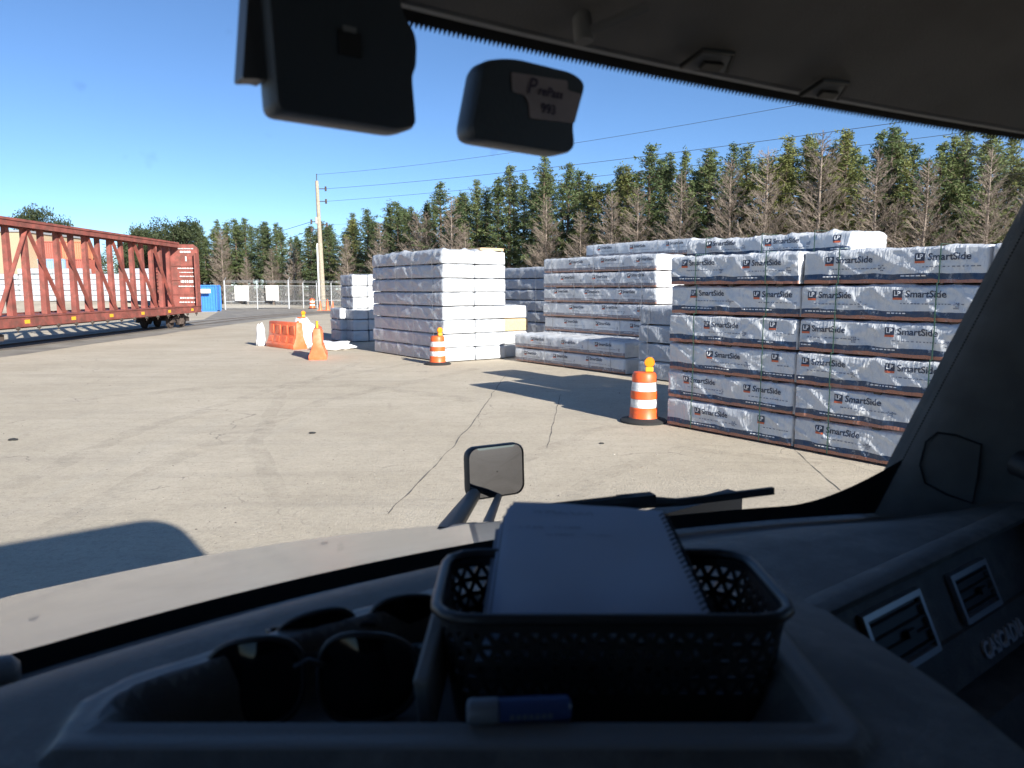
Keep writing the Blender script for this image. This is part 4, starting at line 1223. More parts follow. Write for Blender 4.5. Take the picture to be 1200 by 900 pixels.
# A pillars (right one seen, left mirrored)
for sd, nm in ((1, 'r'), (-1, 'l')):
    rows = []
    def mir(p): return Vector((UC + sd * (p.x - UC), p.y, p.z))
    for v in [i / 16 * 1.16 - .10 for i in range(17)]:
        e = glass_pt(UR, v)
        rows.append([mir(e + d) for d in (Vector((-.012, .02, 0)), Vector((-.014, -.012, 0)), Vector((.004, -.040, 0)), Vector((.028, -.075, .0)), Vector((.075, -.125, 0)), Vector((.105, -.165, 0)), Vector((.125, -.22, 0)), Vector((.16, -.24, 0)))])
    mb = MB(); loft(mb, rows); pil = mb.build('pillar_trim', M['pillar'], TR, smooth=50, fix=False)
    if sd == 1:
        # access cover outline and grab handle
        def pil_pt(px, py):
            d = tray_ray(px, py).normalized(); o = Vector((0, 0, HCAM))
            from mathutils.geometry import intersect_ray_tri
            for i in range(16):
                for k in range(7):
                    a, b, c, e = rows[i][k], rows[i][k + 1], rows[i + 1][k + 1], rows[i + 1][k]
                    for tri in ((a, b, c), (a, c, e)):
                        h = intersect_ray_tri(*tri, d, o, True)
                        if h is not None and (h - o).dot(d) > 0: return h - d * .002
            return None
        loop = []
        for px, py in ((1078, 545), (1085, 518), (1098, 507), (1120, 510), (1150, 521), (1146, 560), (1140, 590), (1110, 580), (1084, 566)):
            q = pil_pt(px, py)
            if q: loop.append(q)
        if len(loop) > 4:
            mb = MB(); mb.tube(loop, .0016, 5, closed=True); mb.build('access_cover', M['black'], pil)
        mb = MB(); mb.tube([Vector((1.235, .40, HCAM - .255)), Vector((1.22, .36, HCAM - .265)), Vector((1.22, .28, HCAM - .285)), Vector((1.23, .15, HCAM - .31)), Vector((1.27, .10, HCAM - .32))], [.02, .018, .017, .017, .02], 12)
        mb.build('grab_handle', M['dash_dark'], TR, smooth=50)

# dashboard height field
TRAY = [G(*p, HCAM - .275) for p in ((58, 884), (96, 826), (152, 797), (330, 742), (520, 690), (880, 690), (930, 757), (1016, 862), (1003, 884))]
TRAY = [Vector((p.x, p.y)) for p in TRAY]
def sdf(poly, x, y):
    d = 1e9; inside = False; n = len(poly); j = n - 1
    for i in range(n):
        a, b = poly[j], poly[i]
        ex, ey = b.x - a.x, b.y - a.y; wx, wy = x - a.x, y - a.y
        t = max(0, min(1, (wx * ex + wy * ey) / (ex * ex + ey * ey)))
        dx, dy = wx - ex * t, wy - ey * t; d = min(d, dx * dx + dy * dy)
        if (a.y > y) != (b.y > y) and x < (b.x - a.x) * (y - a.y) / (b.y - a.y) + a.x: inside = not inside
        j = i
    d = math.sqrt(d); return -d if inside else d
def sst(a, b, x):
    t = max(0, min(1, (x - a) / (b - a))); return t * t * (3 - 2 * t)
CONS_X = .313
def dash_z(x, y):
    u = x * TU.x + y * TU.y; f = x * TF.x + y * TF.y
    dist_ = base_f(u) - f
    z = -.372 + (.094 - .040 * sst(.50, .70, u)) * sst(-.01, min(.24, base_f(u) - .385), dist_)
    s = sdf(TRAY, x, y)
    if s < .02:
        z += .007 * sst(.006, -.002, s)             # raised bezel
        z -= .046 * sst(-.020, -.052, s)            # recess
        z += .003 * sst(-.016, -.020, s) * (1 - sst(-.022, -.03, s))
    # rear edge toward the seats
    z -= .5 * sst(.385, .33, y) if x < CONS_X + .05 else 0
    # right flank of the centre console
    if f < .384:
        z -= .55 * sst(CONS_X, CONS_X + .03, x) * (1 if True else 0)
    return z
mb = MB(); X0, X1, Y0, Y1, st = -1.0, .86, .30, 1.25, .0055
nx_, ny_ = int((X1 - X0) / st), int((Y1 - Y0) / st); idx = {}
for i in range(nx_ + 1):
    for j in range(ny_ + 1):
        x, y = X0 + i * st, Y0 + j * st
        u = x * TU.x + y * TU.y; f = x * TF.x + y * TF.y
        if f > base_f(u) + .012 or u > 1.26: continue
        if x > CONS_X + .045 and f < .378: continue
        idx[(i, j)] = len(mb.v); mb.v.append((u, f, HCAM + dash_z(x, y)))
for (i, j), a in list(idx.items()):
    q = [(i, j), (i + 1, j), (i + 1, j + 1), (i, j + 1)]
    if all(k in idx for k in q):
        mb.f.append(tuple(idx[k] for k in q)); sd_ = sdf(TRAY, X0 + (i + .5) * st, Y0 + (j + .5) * st); mb.m.append(1 if -.024 < sd_ < .002 else 0)
dash = mb.build('dashboard', [M['dash'], M['bezel']], TR, smooth=180, fix=False)
# tray rib beside the basket
a = PY(519, 742, .535); b = PY(497, 846, .47)
mb = MB(); mb.bar(to_truck((a.x, a.y, HCAM - .262)), to_truck((b.x, b.y, HCAM - .285)), .012, .05); mb.build('tray_divider', M['bezel'], TR, bevel=.003)

# passenger side panel with vents and badge
def pp(u, z, o=0):   # point on the inclined face, z relative to camera
    return Vector((u, .5345 + .47 * z - o * .905, HCAM + z - o * .425 * -1 * .0))
mb = MB()
U0, U1 = .66, 1.245
prof_p = [(.402, -.3205), (.392, -.3145), (.372, -.313), (.362, -.316), (.364, -.324), (.376, -.328), (.377, -.336)]
rows = [[Vector((U0 + (U1 - U0) * k / 12, f, HCAM + z)) for k in range(13)] for f, z in prof_p]
for z in (-.337, -.40, -.405): rows.append([pp(U0 + (U1 - U0) * k / 12, z) for k in range(13)])
rows.append([pp(U0 + (U1 - U0) * k / 12, -.405, .006) for k in range(13)])
rows.append([pp(U0 + (U1 - U0) * k / 12, -.448, .008) for k in range(13)])
rows.append([pp(U0 + (U1 - U0) * k / 12, -.452, -.03) for k in range(13)])
rows.append([pp(U0 + (U1 - U0) * k / 12, -.475, -.03) for k in range(13)])
rows.append([pp(U0 + (U1 - U0) * k / 12, -.478, .02) for k in range(13)])
rows.append([pp(U0 + (U1 - U0) * k / 12, -.75, .02) for k in range(13)])
loft(mb, rows); pas = mb.build('passenger_panel', M['dash'], TR, smooth=35, fix=False)
for u0, u1, z0, z1 in ((.735, .862, -.406, -.343), (.938, 1.040, -.400, -.347)):
    fr = MB(); w = .006
    def q(u, z, o): return pp(u, z, o)
    def slab(ua, ub, za, zb, o0, o1, mbx):
        vs = [pp(ua, za, o0), pp(ub, za, o0), pp(ub, zb, o0), pp(ua, zb, o0), pp(ua, za, o1), pp(ub, za, o1), pp(ub, zb, o1), pp(ua, zb, o1)]
        mbx.add(vs, [(0, 1, 2, 3), (4, 7, 6, 5), (0, 4, 5, 1), (1, 5, 6, 2), (2, 6, 7, 3), (3, 7, 4, 0)])
    slab(u0, u1, z0, z0 + w, .001, .009, fr); slab(u0, u1, z1 - w, z1, .001, .009, fr)
    slab(u0, u0 + w, z0 + w, z1 - w, .001, .009, fr); slab(u1 - w, u1, z0 + w, z1 - w, .001, .009, fr)
    vt = fr.build('air_vent', M['silver'], TR)
    bk = MB(); slab(u0 + w, u1 - w, z0 + w, z1 - w, .001, .002, bk); bk.build('vent_cavity', M['black'], vt)
    for i in range(4):
        z = z0 + w + (z1 - z0 - 2 * w) * (i + .5) / 4
        sl = MB(); slab(u0 + w, u1 - w, z - .0025, z - .0005, .002, .007, sl); sl.build('slat', M['dash_dark'], vt)
    tb = MB(); um = (u0 + u1) / 2 + .015; zm = (z0 + z1) / 2; slab(um - .008, um + .008, zm - .006, zm + .001, .0072, .011, tb); tb.build('thumb_wheel', M['dash_dark'], vt)
vs, fs = text_geo('CASCADIA', .0285, .0006)
wmax = max(v.x for v in vs)
bd = MB(); out = []; back = []
for v in vs:
    uu = .945 + v.x / wmax * .122; zz = -.438 + v.y * .86
    out.append(pp(uu, zz, .0115)); back.append(pp(uu, zz, .0078))
bd.add(out, fs); bd.add(back, fs)
eds = {}
for f in fs:
    for i in range(3):
        e = (f[i], f[(i + 1) % 3]); eds[e] = eds.get(e, 0) + 1
nv = len(vs)
for (a, b) in eds:
    if (b, a) not in eds: bd.f.append((a, b, b + nv, a + nv)); bd.m.append(0)
bd.build('badge_lettering', mat('badge_silver', (.62, .63, .65), .35, metal=.2), TR, fix=False)

# knob on the dash at the far left
mb = MB(); p = TFP(4, 789, .70)
mb.tube([p + Vector((-.09, -.01, -.004)), p + Vector((-.01, 0, 0)), p + Vector((.006, .001, 0)), p + Vector((.012, .001, 0))], [.017, .0165, .0135, .006], 14); mb.build('grab_knob', M['bezel'], TR, smooth=50)

# cowl, hood
mb = MB()
rows = [[Vector((u, base_f(u) + d, HCAM + z)) for u in us] for d, z in ((-.002, -.375), (.02, -.370), (.05, -.386), (.12, -.412), (.17, -.432), (.20, -.47), (.2, -.6))]
loft(mb, rows); mb.build('cowl', M['black'], TR, smooth=50, fix=False)
def hood_z(u, f):
    zc = -.425 - .265 * (f - 1.0)
    qx = (u - UC) / .80; qy = max(0, (f - .9)) / 1.02
    q = (abs(qx) ** 2.3 + abs(qy) ** 2.3) ** (1 / 2.3)
    z = zc - .020 * qx * qx
    if q > .92: z -= 2.4 * (q - .92) ** 1.7
    return z
mb = MB(); hu, hf = 72, 60; hid = {}
for i in range(hu + 1):
    for j in range(hf + 1):
        u = UC - 1.2 + 2.4 * i / hu; f = .93 + 1.67 * j / hf
        if f < base_f(u) + .145: f = base_f(u) + .145
        hid[i, j] = len(mb.v); mb.v.append((u, f, max(.7, HCAM + hood_z(u, f))))
for i in range(hu):
    for j in range(hf): mb.f.append((hid[i, j], hid[i + 1, j], hid[i + 1, j + 1], hid[i, j + 1])); mb.m.append(0)
hood = mb.build('hood', M['hood'], TR, smooth=70, fix=False)
# paint scratches on the hood
for (px0, py0, px1, py1, mt) in ((372, 662, 387, 659, 'ink_red'), (20, 752, 140, 722, 'black')):
    pass

# wipers
def gl(px, py, o=.02):
    d = tray_ray(px, py); best = None
    for i in range(400):
        t = .0004 + i * .000004
        p = Vector((d.x * t, d.y * t, HCAM + d.z * t)); v = (p.z - ZB) / (top_z(p.x) - ZB)
        if p.y >= glass_pt(p.x, max(0, min(1, v))).y + o: return p
    return p
mb = MB(); a, b_, c = gl(690, 598), gl(800, 588), gl(906, 575)
pts = [a, a.lerp(b_, .5) + Vector((0, 0, .002)), b_, b_.lerp(c, .5), c]
for p, q_ in zip(pts[:-1], pts[1:]): mb.bar(p, q_, .008, .011)
mb.tube([gl(600, 600), gl(660, 594), gl(735, 587), gl(790, 588)], [.008, .008, .010, .006], 8)
mb.bar(gl(725, 588), gl(765, 584), .02, .016)
wp = mb.build('wiper', M['rubber'], TR)
mb = MB(); a, b_, c = gl(60, 768), gl(240, 722), gl(400, 690)
for p, q_ in ((a, b_), (b_, c)): mb.bar(p, q_, .014, .012)
mb.tube([gl(-60, 800), gl(60, 765), gl(110, 752)], [.012, .010, .006], 8)
mb.build('wiper', M['rubber'], TR)

# hood mirror
mc = TFP(581, 552, 1.95)
nW = Vector((.47, -.87, .050)).normalized()
nT = Vector((nW.dot(TU), nW.dot(TF), nW.z)).normalized()
xr = Vector((0, 0, 1)).cross(nT).normalized(); yr = nT.cross(xr).normalized()
def sq(w, h, r=.028, k=6):
    o = []
    for cx, cy, a0 in ((w - r, h - r, 0), (-w + r, h - r, 90), (-w + r, -h + r, 180), (w - r, -h + r, 270)):
        for i in range(k + 1):
            a = R(a0 + 90 * i / k); o.append((cx + r * math.cos(a), cy + r * math.sin(a)))
    return o
mb = MB(); W2, H2 = .106, .088
rows = []
for sc_, dp in ((.96, .012), (1.0, .004), (1.0, -.02), (.95, -.035), (.80, -.052), (.5, -.060), (.05, -.062)):
    rows.append([mc + xr * (x * sc_) + yr * (y * sc_) + nT * dp for x, y in sq(W2, H2, .034)] )
    rows[-1].append(rows[-1][0])
loft(mb, rows); hm = mb.build('hood_mirror', M['black'], TR, smooth=50, fix=True)
mb = MB(); rows_ = []
for k_ in (.955, .75, .5, .25, .02):
    rows_.append([mc + xr * (x * k_) + yr * (y * k_) + nT * (.006 + .004 * (1 - k_ * k_)) for x, y in sq(W2, H2, .034)]); rows_[-1].append(rows_[-1][0])
loft(mb, rows_)
M['mirror'] = mat('mirror_glass', (.20, .20, .21), .02, metal=1)
mb.build('mirror_glass', M['mirror'], hm, fix=True, smooth=60)
def hood_hit(px, py):
    d = tray_ray(px, py)
    for i in range(4000):
        t = .0008 + i * .0000006
        if HCAM + d.z * t < HCAM + hood_z(d.x * t, d.y * t): break
    t += .00006
    return Vector((d.x * t, d.y * t, HCAM + d.z * t - .02))
mb = MB(); p1 = mc - nT * .04 - yr * .075
mb.tube([p1 - xr * .05 + yr * .02, p1 - xr * .06, hood_hit(519, 621)], [.02, .022, .028], 8)
mb.tube([p1 + xr * .045, p1 + xr * .03 - yr * .02, hood_hit(566, 617)], [.012, .012, .014], 8)
mb.build('mirror_arm', M['black'], hm, smooth=50)

# cab shell around the camera: keeps the sun and sky out, throws the truck's shadow
UA, UB = UC - 1.17, UC + 1.11
UX = UC - .02
def wallbox(mb, *b): mb.box(*b)
mb = MB()
mb.box(UA, UB, -2.6, .95, 1.05, 1.12)                       # floor
mb.box(UA, UB, -2.62, -2.56, 1.121, 3.25)                    # back wall
for u0 in (UA, UB - .06):
    mb.box(u0, u0 + .06, -2.555, .50, 1.121, 2.02)
    mb.box(u0, u0 + .06, -2.555, .36, 2.0201, 2.10)
    mb.box(u0, u0 + .06, -2.555, -.55, 2.101, 3.25)
    mb.box(u0, u0 + .06, -.549, .10 if u0 > 0 else .20, 2.75, 3.10)
    mb.box(u0, u0 + .06, .101 if u0 > 0 else .201, .33, 2.101, 2.80)
mb.box(UA, UB, .96, 1.0, 1.05, 1.95)                        # firewall
mb.build('cab_wall', M['dash_dark'], TR)
for u0 in (UA + .03, UB - .03):
    mb = MB(); e = .099 if u0 > 0 else .199
    mb.add([(u0, -.548, 2.102), (u0, e, 2.102), (u0, e, 2.748), (u0, -.548, 2.748)], [(0, 1, 2, 3)]); mb.build('side_window', M['glass'], TR, fix=False)
# roof with rounded top corners
def roof_sec(f, zt, hw, r):
    o = [Vector((UX - hw, f, 2.72))]
    for a0, cx in ((180, -hw + r), (90, hw - r)):
        for i in range(7):
            a = R(a0 - 90 * i / 6); o.append(Vector((UX + cx + r * math.cos(a), f, zt - r + r * math.sin(a))))
    o.append(Vector((UX + hw, f, 2.72))); return o
mb = MB(); secs = [roof_sec(.60, 2.78, .95, .04), roof_sec(.40, 2.86, 1.08, .10), roof_sec(0, 3.05, 1.10, .18), roof_sec(-.5, 3.5, 1.10, .25), roof_sec(-.95, 4.0, 1.10, .34), roof_sec(-1.3, 4.15, 1.10, .34), roof_sec(-2.62, 4.15, 1.10, .34)]
loft(mb, secs); mb.prism(secs[-1], (0, -.02, 0)); mb.prism(secs[0], (0, .004, 0)); mb.build('roof', M['cab'], TR, smooth=40)
mb = MB(); mb.box(UA, UB, -2.60, -.3, .5, 1.04); mb.box(UC - .5, UC + .5, -2.6, 2.0, .5, .9); mb.build('chassis', M['black'], TR)
for s in (-1, 1):
    mb = MB(); mb.lathe([(.2, -.14), (.46, -.14), (.51, -.10), (.51, .10), (.46, .14), (.2, .14)], 28, M=Matrix.Translation((UC + s * 1.05, 1.45, .51)) @ Matrix.Rotation(PI / 2, 4, 'Y')); mb.build('wheel', M['rubber'], TR, smooth=40)

# ================================================================== THINGS IN THE CAB (world frame)
# windshield devices
def traced(pix, f, depth, name, label, cat, scale_back=.96):
    pts = [TFP(px, py, f) for px, py in pix]; c = sum(pts, Vector()) / len(pts)
    t = thing(name, label, cat, TU * c.x + TF * c.y + Vector((0, 0, c.z)), TA)
    loc = [p - c for p in pts]
    mb = MB(); n = len(loc)
    rows = []
    for sc_, dy in ((.965, -.0), (1.0, .005), (1.0, depth * .7), (scale_back, depth)):
        rows.append([Vector((p.x * sc_, dy, p.z * sc_)) for p in loc]); rows[-1].append(rows[-1][0])
    loft(mb, rows); mb.add(rows[0][:-1], [tuple(range(n))]); mb.add(rows[-1][:-1], [tuple(range(n))])
    return t, c, mb
def rounded(pix, r, k=5):
    out = []; n = len(pix)
    for i in range(n):
        p = Vector(pix[i]); a = Vector(pix[i - 1]); b = Vector(pix[(i + 1) % n])
        rr = r[i] if isinstance(r, (list, tuple)) else r
        da = (a - p); db = (b - p); la = min(rr, da.length * .45); lb = min(rr, db.length * .45)
        s0 = p + da.normalized() * la; s1 = p + db.normalized() * lb
        for j in range(k + 1):
            t = j / k; out.append(tuple(s0 * (1 - t) ** 2 + p * 2 * t * (1 - t) + s1 * t * t))
    return out
pixA = rounded([(308, -50), (470, -40), (470, 12), (490, 40), (489, 78), (484, 90), (489, 150), (470, 154), (322, 131)], [10, 10, 20, 25, 8, 8, 8, 8, 14])
t, c, mb = traced(pixA, .545, .035, 'camera_housing', 'large dark camera housing hanging at the top of the windshield', 'dash camera')
mb.build('housing', M['device'], t, smooth=35)
mb = MB(); pl = [TFP(*p, .556) - c for p in rounded([(300, -50), (312, -50), (313, 95), (303, 92), (284, 92), (293, -50)], 4)]
mb.prism(pl, (0, .02, 0)); mb.build('side_bracket', M['device_edge'], t, smooth=35)
mb = MB(); q = TFP(408, 36, .545) - c; mb.box(q.x - .005, q.x + .005, -.004, -.0005, q.z - .002, q.z + .002); mb.build('indicator', M['silver'], t)
mb = MB(); q = TFP(410, 52, .545) - c; mb.box(q.x - .009, q.x + .009, -.002, -.0005, q.z - .009, q.z + .009); mb.build('button', M['dash_dark'], t, bevel=.0008)
mb = MB(); q = TFP(400, -45, .545) - c; mb.bar(q + Vector((0, .015, -.01)), q + Vector((.0, .05, .05)), .05, .02); mb.build('mount', M['device'], t)
pixB = rounded([(566, 70), (600, 66), (672, 84), (687, 96), (684, 112), (672, 146), (675, 176), (660, 181), (556, 164), (551, 150)], [12, 14, 10, 12, 10, 10, 12, 10, 14, 10])
t, c, mb = traced(pixB, .545, .028, 'toll_transponder', 'dark windshield transponder with a pale paper sticker', 'transponder')
mb.build('housing', M['device'], t, smooth=35)
mb = MB(); pl = [TFP(*p, .545) - c for p in rounded([(598, 85), (664, 95), (664, 106), (681, 111), (672, 145), (620, 139), (619, 122), (614, 112), (600, 108)], 3)]
mb.prism([p + Vector((0, -.0015, 0)) for p in pl], (0, .001, 0)); stk = mb.build('sticker', M['sticker'], t)
tb = MB()
def word(body, px, py, size, italic=0):
    q = TFP(px, py, .545) - c; vs, fs = text_geo(body, size, .0003)
    tb.add([Vector((q.x + v.x + v.y * italic, -.0025, q.z + v.y - v.x * .0)) for v in vs], fs)
word('P', 615, 109, .020, .3); word('rePass', 628, 111, .0115, .3); word('993', 632, 132, .012)
tb.build('sticker_print', mat('sticker_ink', (.07, .05, .10), .6), stk, fix=False)

# basket
BZ = HCAM - .3165
bx0, bx1 = G(502, 728, HCAM - .230).x, G(945, 728, HCAM - .230).x
by0, by1 = .487, .624
bh = .0855
bcx, bcy = (bx0 + bx1) / 2, (by0 + by1) / 2; bw, bd_ = (bx1 - bx0) / 2, (by1 - by0) / 2
bk = thing('plastic_basket', 'black plastic basket with star shaped holes standing in the dash tray', 'basket', (bcx, bcy, BZ))
def loop_pts(hw, hd, r, n):
    segs = []
    k = 8; base = []
    for cx, cy, a0 in ((hw - r, -hd + r, 270), (hw - r, hd - r, 0), (-hw + r, hd - r, 90), (-hw + r, -hd + r, 180)):
        for i in range(k + 1):
            a = R(a0 + 90 * i / k); base.append(Vector((cx + r * math.cos(a), cy + r * math.sin(a), 0)))
    L = [0]
    for i in range(len(base)): L.append(L[-1] + (base[(i + 1) % len(base)] - base[i]).length)
    out = []
    j = 0
    for q in range(n):
        s = L[-1] * q / n
        while L[j + 1] < s: j += 1
        t = (s - L[j]) / max(1e-9, L[j + 1] - L[j]); out.append(base[j].lerp(base[(j + 1) % len(base)], t))
    return out
nper = 52; sub = 2
lp = loop_pts(bw - .004, bd_ - .004, .026, nper * 2)
def wallp(s, v):   # s in half steps, v 0..1
    s = s % (nper * 2); a = lp[int(s)]; b = lp[(int(s) + 1) % (nper * 2)]; p = a.lerp(b, s - int(s))
    tp = .91 + .09 * v
    return Vector((p.x * tp, p.y * tp, bh * v))
mb = MB()
vrows = [.30, .45, .60, .75, .90]
def tri_hole(P):
    c_ = (P[0] + P[1] + P[2]) / 3; k = .50
    Q = [c_ + (p - c_) * k for p in P]
    mb.add(P + Q, [(0, 1, 4, 3), (1, 2, 5, 4), (2, 0, 3, 5)])
for r in range(4):
    v0, v1 = vrows[r], vrows[r + 1]
    sh = r % 2
    for i in range(nper):
        s = 2 * i + sh
        tri_hole([wallp(s, v0), wallp(s + 2, v0), wallp(s + 1, v1)])
        tri_hole([wallp(s + 2, v0), wallp(s + 3, v1), wallp(s + 1, v1)])
for i in range(nper * 2):
    mb.add([wallp(i, 0), wallp(i + 1, 0), wallp(i + 1, .30), wallp(i, .30)], [(0, 1, 2, 3)])
    mb.add([wallp(i, .90), wallp(i + 1, .90), wallp(i + 1, 1.0), wallp(i, 1.0)], [(0, 1, 2, 3)])
wall = mb.build('side_wall', M['basket'], bk, fix=False)
sm_ = wall.modifiers.new('thickness', 'SOLIDIFY'); sm_.thickness = .0018; sm_.offset = 0
mb = MB(); mb.tube([Vector((p.x * 1.012, p.y * 1.012, bh)) for p in lp[::2]], .0046, 8, closed=True); mb.build('rim', M['basket'], bk, smooth=50)
mb = MB(); mb.prism([Vector((p.x * .905, p.y * .905, .0005)) for p in lp[::3]], (0, 0, .0018)); mb.build('bottom', M['basket'], bk)

# spiral notebook propped in the basket, on loose papers
c0 = PY(583, 738, .497); c1 = PY(842, 738, .497); c2 = PY(776, 599, .648); c3 = PY(601, 590, .650)
c0 = c0 + (c0 - c3) * .02; c1 = c1 + (c1 - c2) * .02
nbk = thing('spiral_notebook', 'open spiral notebook with white pages lying in the black basket', 'notebook', tuple((c0 + c1) / 2))
o_ = (c0 + c1) / 2
q0, q1, q2, q3 = [p - o_ for p in (c0, c1, c2, c3)]
nn = (q1 - q0).cross(q3 - q0).normalized()
def sheet(mbx, dx, dn, thick, curl=0, crn=.004):
    n = 10; top = []; 
    for i in range(n + 1):
        for j in range(n + 1):
            a, b = i / n, j / n
            p = q0.lerp(q1, a).lerp(q3.lerp(q2, a), b) + nn * (dn + curl * ((1 - a) ** 3) + .0025 * math.sin(a * 3.1) * b + .002 * noise.noise(Vector((a * 3, b * 3, dn * 999)))) + (q0 - q1).normalized() * dx
            top.append(p)
    base = len(mbx.v); mbx.v += [tuple(p) for p in top] + [tuple(p - nn * thick) for p in top]
    N2 = (n + 1) ** 2
    for i in range(n):
        for j in range(n):
            a = base + i * (n + 1) + j
            mbx.f.append((a, a + n + 1, a + n + 2, a + 1)); mbx.m.append(0)
            mbx.f.append((a + N2, a + N2 + 1, a + N2 + n + 2, a + N2 + n + 1)); mbx.m.append(0)
    edge = [(i, 0) for i in range(n)] + [(n, j) for j in range(n)] + [(n - i, n) for i in range(n)] + [(0, n - j) for j in range(n)]
    for (a1, b1), (a2, b2) in zip(edge, edge[1:] + edge[:1]):
        x = base + a1 * (n + 1) + b1; y = base + a2 * (n + 1) + b2
        mbx.f.append((x, x + N2, y + N2, y)); mbx.m.append(0)
mb = MB(); sheet(mb, 0, 0, .0012, .002); mb.build('top_page', M['paper'], nbk, smooth=40)
mb = MB(); sheet(mb, .003, -.0028, .0016, .0015); sheet(mb, .0055, -.006, .002, .001); sheet(mb, .007, -.0095, .002); mb.build('page_block', M['paper'], nbk, smooth=40)
mb = MB(); sheet(mb, .009, -.013, .0015); mb.build('cover', M['cover'], nbk, smooth=40)
mb = MB(); L_ = (q2 - q1)
pts = []
for i in range(24 * 10 + 1):
    t = i / 240; a = 2 * PI * 24 * t
    cpt = q1.lerp(q2, .02 + .95 * t) + (q1 - q0).normalized() * -.001 + nn * -.006
    pts.append(cpt + (q1 - q0).normalized() * (.0055 * math.cos(a)) + nn * (.0095 * math.sin(a)))
mb.tube(pts, .0007, 4); mb.build('spiral_wire', M['dash_dark'], nbk, smooth=60)
# faint handwriting as thin pen strokes
mb = MB(); rg = random.Random(9)
def npt(a, b): return q0.lerp(q1, a).lerp(q3.lerp(q2, a), b) + nn * (.0009 + .002 * ((1 - a) ** 3) + .0025 * math.sin(a * 3.1) * b + .002 * noise.noise(Vector((a * 3, b * 3, 0))))
for b0, a0, a1, hgt in ((.90, .14, .52, .030), (.76, .06, .22, .018), (.76, .27, .44, .018), (.70, .22, .40, .016), (.70, .46, .62, .016)):
    a = a0; last = None
    while a < a1:
        p = npt(a, b0 + rg.uniform(-.5, .6) * hgt)
        if last and rg.random() > .12:
            d_ = (p - last).normalized().cross(nn) * .00035
            mb.add([last - d_, p - d_, p + d_, last + d_], [(0, 1, 2, 3)])
        last = p; a += rg.uniform(.006, .014)
mb.build('handwriting', M['ink_grey'], nbk, fix=False)
for k, (dx, dz, lab) in enumerate(((.012, -.030, 'pale folded paper under the notebook in the black basket'),)):
    mb = MB(); sheet(mb, dx, -.022, .004, 0)
    po = thing('paper_stack', lab, 'papers', tuple(o_)); mb.build('sheets', M['paper'], po, smooth=40)
    mb = MB(); sheet(mb, dx + .004, -.028, .003, 0); mb.build('folder', M['cover'], po, smooth=40)

# marker in front of the basket
ma = PY(548, 833, .44); mb_ = PY(668, 830, .445)
mk = thing('marker_pen', 'blue marker with white cap lying against the basket front', 'marker', tuple(ma.lerp(mb_, .5)), 0)
o2 = ma.lerp(mb_, .5); d_ = (mb_ - ma)
mk.location.z = HCAM - .2735 + .0085; mk.location = G(608, 832, mk.location.z); o2 = mk.location.copy(); A_ = -d_ * .5; A_.z = 0; B_ = d_ * .5; B_.z = 0
def lp_(t): return A_.lerp(B_, t)
mb = MB(); mb.tube([lp_(0), lp_(.015), lp_(.05), lp_(.30)], [.004, .0075, .0085, .0085], 14); mb.build('cap', M['tube_white'], mk, smooth=40)
mb = MB(); mb.tube([lp_(.31), lp_(.97), lp_(1)], [.008, .008, .006], 14); bb = mb.build('barrel', M['tube_blue'], mk, smooth=40)
mb = MB(); 
for i in range(7): mb.bar(lp_(.42 + .06 * i) + Vector((0, -.0084, 0)), lp_(.42 + .06 * i + .035) + Vector((0, -.0084, 0)), .0006, .003)
mb.build('print', M['tube_white'], bb)

# sunglasses
def sunglasses(label, centre, yaw, tilt, s=1.0, lw=.032, lh=.027):
    t = thing('sunglasses', label, 'sunglasses', tuple(centre), yaw, 'sunglasses in the dash tray'); t.scale = (s, s, s)
    Mt = Matrix.Rotation(tilt, 4, 'X')
    for sx in (-1, 1):
        ringp = []; rows = []
        for i in range(28):
            a = 2 * PI * i / 28; ca, sa = math.cos(a), math.sin(a)
            e = .78; x = lw * (abs(ca) ** e) * (1 if ca > 0 else -1); z = lh * (abs(sa) ** e) * (1 if sa > 0 else -1)
            z += .003 * (1 if z > 0 else -.2) * (-sx * x / lw)
            ringp.append(Vector((sx * .0365 + x, .006 * (x * sx / lw) ** 2 * 1.0 + .004 * max(0, x * sx / lw), z + lh)))
        cen = sum(ringp, Vector()) / 28
        mb = MB(); mb.v = [tuple(Mt @ (cen + Vector((0, -.0035, 0))))]
        for k, f_ in enumerate((.35, .7, 1.0)):
            for p in ringp: q = cen.lerp(p, f_); q.y -= .0035 * (1 - f_ * f_); mb.v.append(tuple(Mt @ q))
        for i in range(28): mb.f.append((0, 1 + i, 1 + (i + 1) % 28)); mb.m.append(0)
        for k in range(2):
            for i in range(28):
                a = 1 + k * 28 + i; b = 1 + k * 28 + (i + 1) % 28; mb.f.append((a, a + 28, b + 28, b)); mb.m.append(0)
        mb.build('lens', M['gloss_black'], t, smooth=60)
        mb = MB(); mb.tube([Mt @ p for p in ringp], .0021, 6, closed=True); mb.build('rim', M['black'], t, smooth=60)
        mb = MB(); mb.tube([Mt @ p for p in (Vector((sx * .0695, .010, lh * 1.5)), Vector((sx * .071, .018 + .006 * (sx > 0), lh * 1.5)), Vector((sx * .060, .024 + .006 * (sx > 0), lh * 1.45)), Vector((-sx * .030, .026 + .006 * (sx > 0), lh * 1.3)), Vector((-sx * .058, .022 + .006 * (sx > 0), lh * .8)))], [.0025, .0022, .0018, .0022, .003], 6)
        mb.build('temple', M['black'], t, smooth=60)
    mb = MB(); mb.tube([Mt @ p for p in (Vector((-.009, -.001, lh * 1.35)), Vector((0, -.004, lh * 1.5)), Vector((.009, -.001, lh * 1.35)))], .002, 6); mb.build('bridge', M['black'], t, smooth=60)
FZ = HCAM - .3165
g1 = G(362, 850, FZ + .001)
sunglasses('front pair of black sunglasses lying in the dash tray, nearest the seat', g1, R(5), R(-15), 1.15)
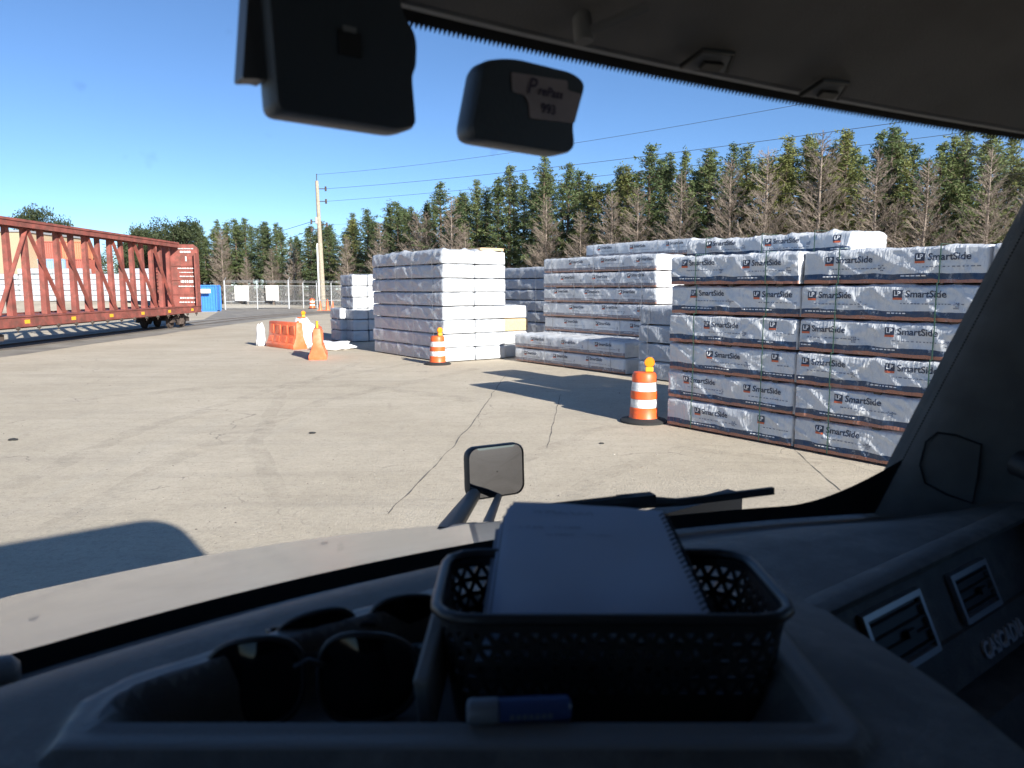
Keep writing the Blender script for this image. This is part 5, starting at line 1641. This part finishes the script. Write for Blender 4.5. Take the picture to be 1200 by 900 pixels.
g2 = (G(384, 800, FZ) + G(473, 778, FZ)) / 2; g2.z = FZ + .001
sunglasses('rear pair of black sunglasses in the dash tray, next to the basket', g2, R(24), R(-6), 1.05)

# ================================================================== LIGHT, SKY, CAMERA
SUN_EL = R(23.5)
sun_h = Vector((.572, -.820, 0)).normalized()
sdv = Vector((sun_h.x * math.cos(SUN_EL), sun_h.y * math.cos(SUN_EL), math.sin(SUN_EL)))
ld = bpy.data.lights.new('sun', 'SUN'); ld.energy = 3.9; ld.angle = R(.5); ld.color = (1.0, .94, .86)
lo = bpy.data.objects.new('sun', ld); C.objects.link(lo); lo.rotation_euler = (-sdv).to_track_quat('-Z', 'Y').to_euler()
w = bpy.data.worlds.new('World'); S.world = w; w.use_nodes = True
nt = w.node_tree; bg = nt.nodes['Background']
sky = nt.nodes.new('ShaderNodeTexSky'); sky.sky_type = 'NISHITA'; sky.sun_disc = False
sky.sun_elevation = SUN_EL; sky.sun_rotation = math.atan2(sdv.x, sdv.y)
sky.air_density = .8; sky.dust_density = 0; sky.altitude = 1500; sky.ozone_density = 4.0
hs = nt.nodes.new('ShaderNodeHueSaturation'); hs.inputs['Saturation'].default_value = 1.03
nt.links.new(sky.outputs[0], hs.inputs['Color']); nt.links.new(hs.outputs[0], bg.inputs[0]); bg.inputs[1].default_value = .062

cd = bpy.data.cameras.new('camera'); co = bpy.data.objects.new('camera', cd); C.objects.link(co)
co.location = (0, 0, HCAM); co.rotation_euler = (PI / 2 - PITCH, 0, 0)
cd.sensor_width = 36; cd.lens = 36 * FPX / 1200; cd.clip_start = .02; cd.clip_end = 3000
cd.dof.use_dof = True; cd.dof.focus_distance = 18; cd.dof.aperture_fstop = 8.5
S.camera = co
S.view_settings.view_transform = 'Standard'; S.view_settings.look = 'None'; S.view_settings.gamma = 1; S.view_settings.exposure = 1.6
S.view_settings.use_curve_mapping = False
S.cycles.use_denoising = True
S.cycles.max_bounces = 8; S.cycles.diffuse_bounces = 5; S.cycles.transparent_max_bounces = 24
S.render.resolution_x = 1024; S.render.resolution_y = 768
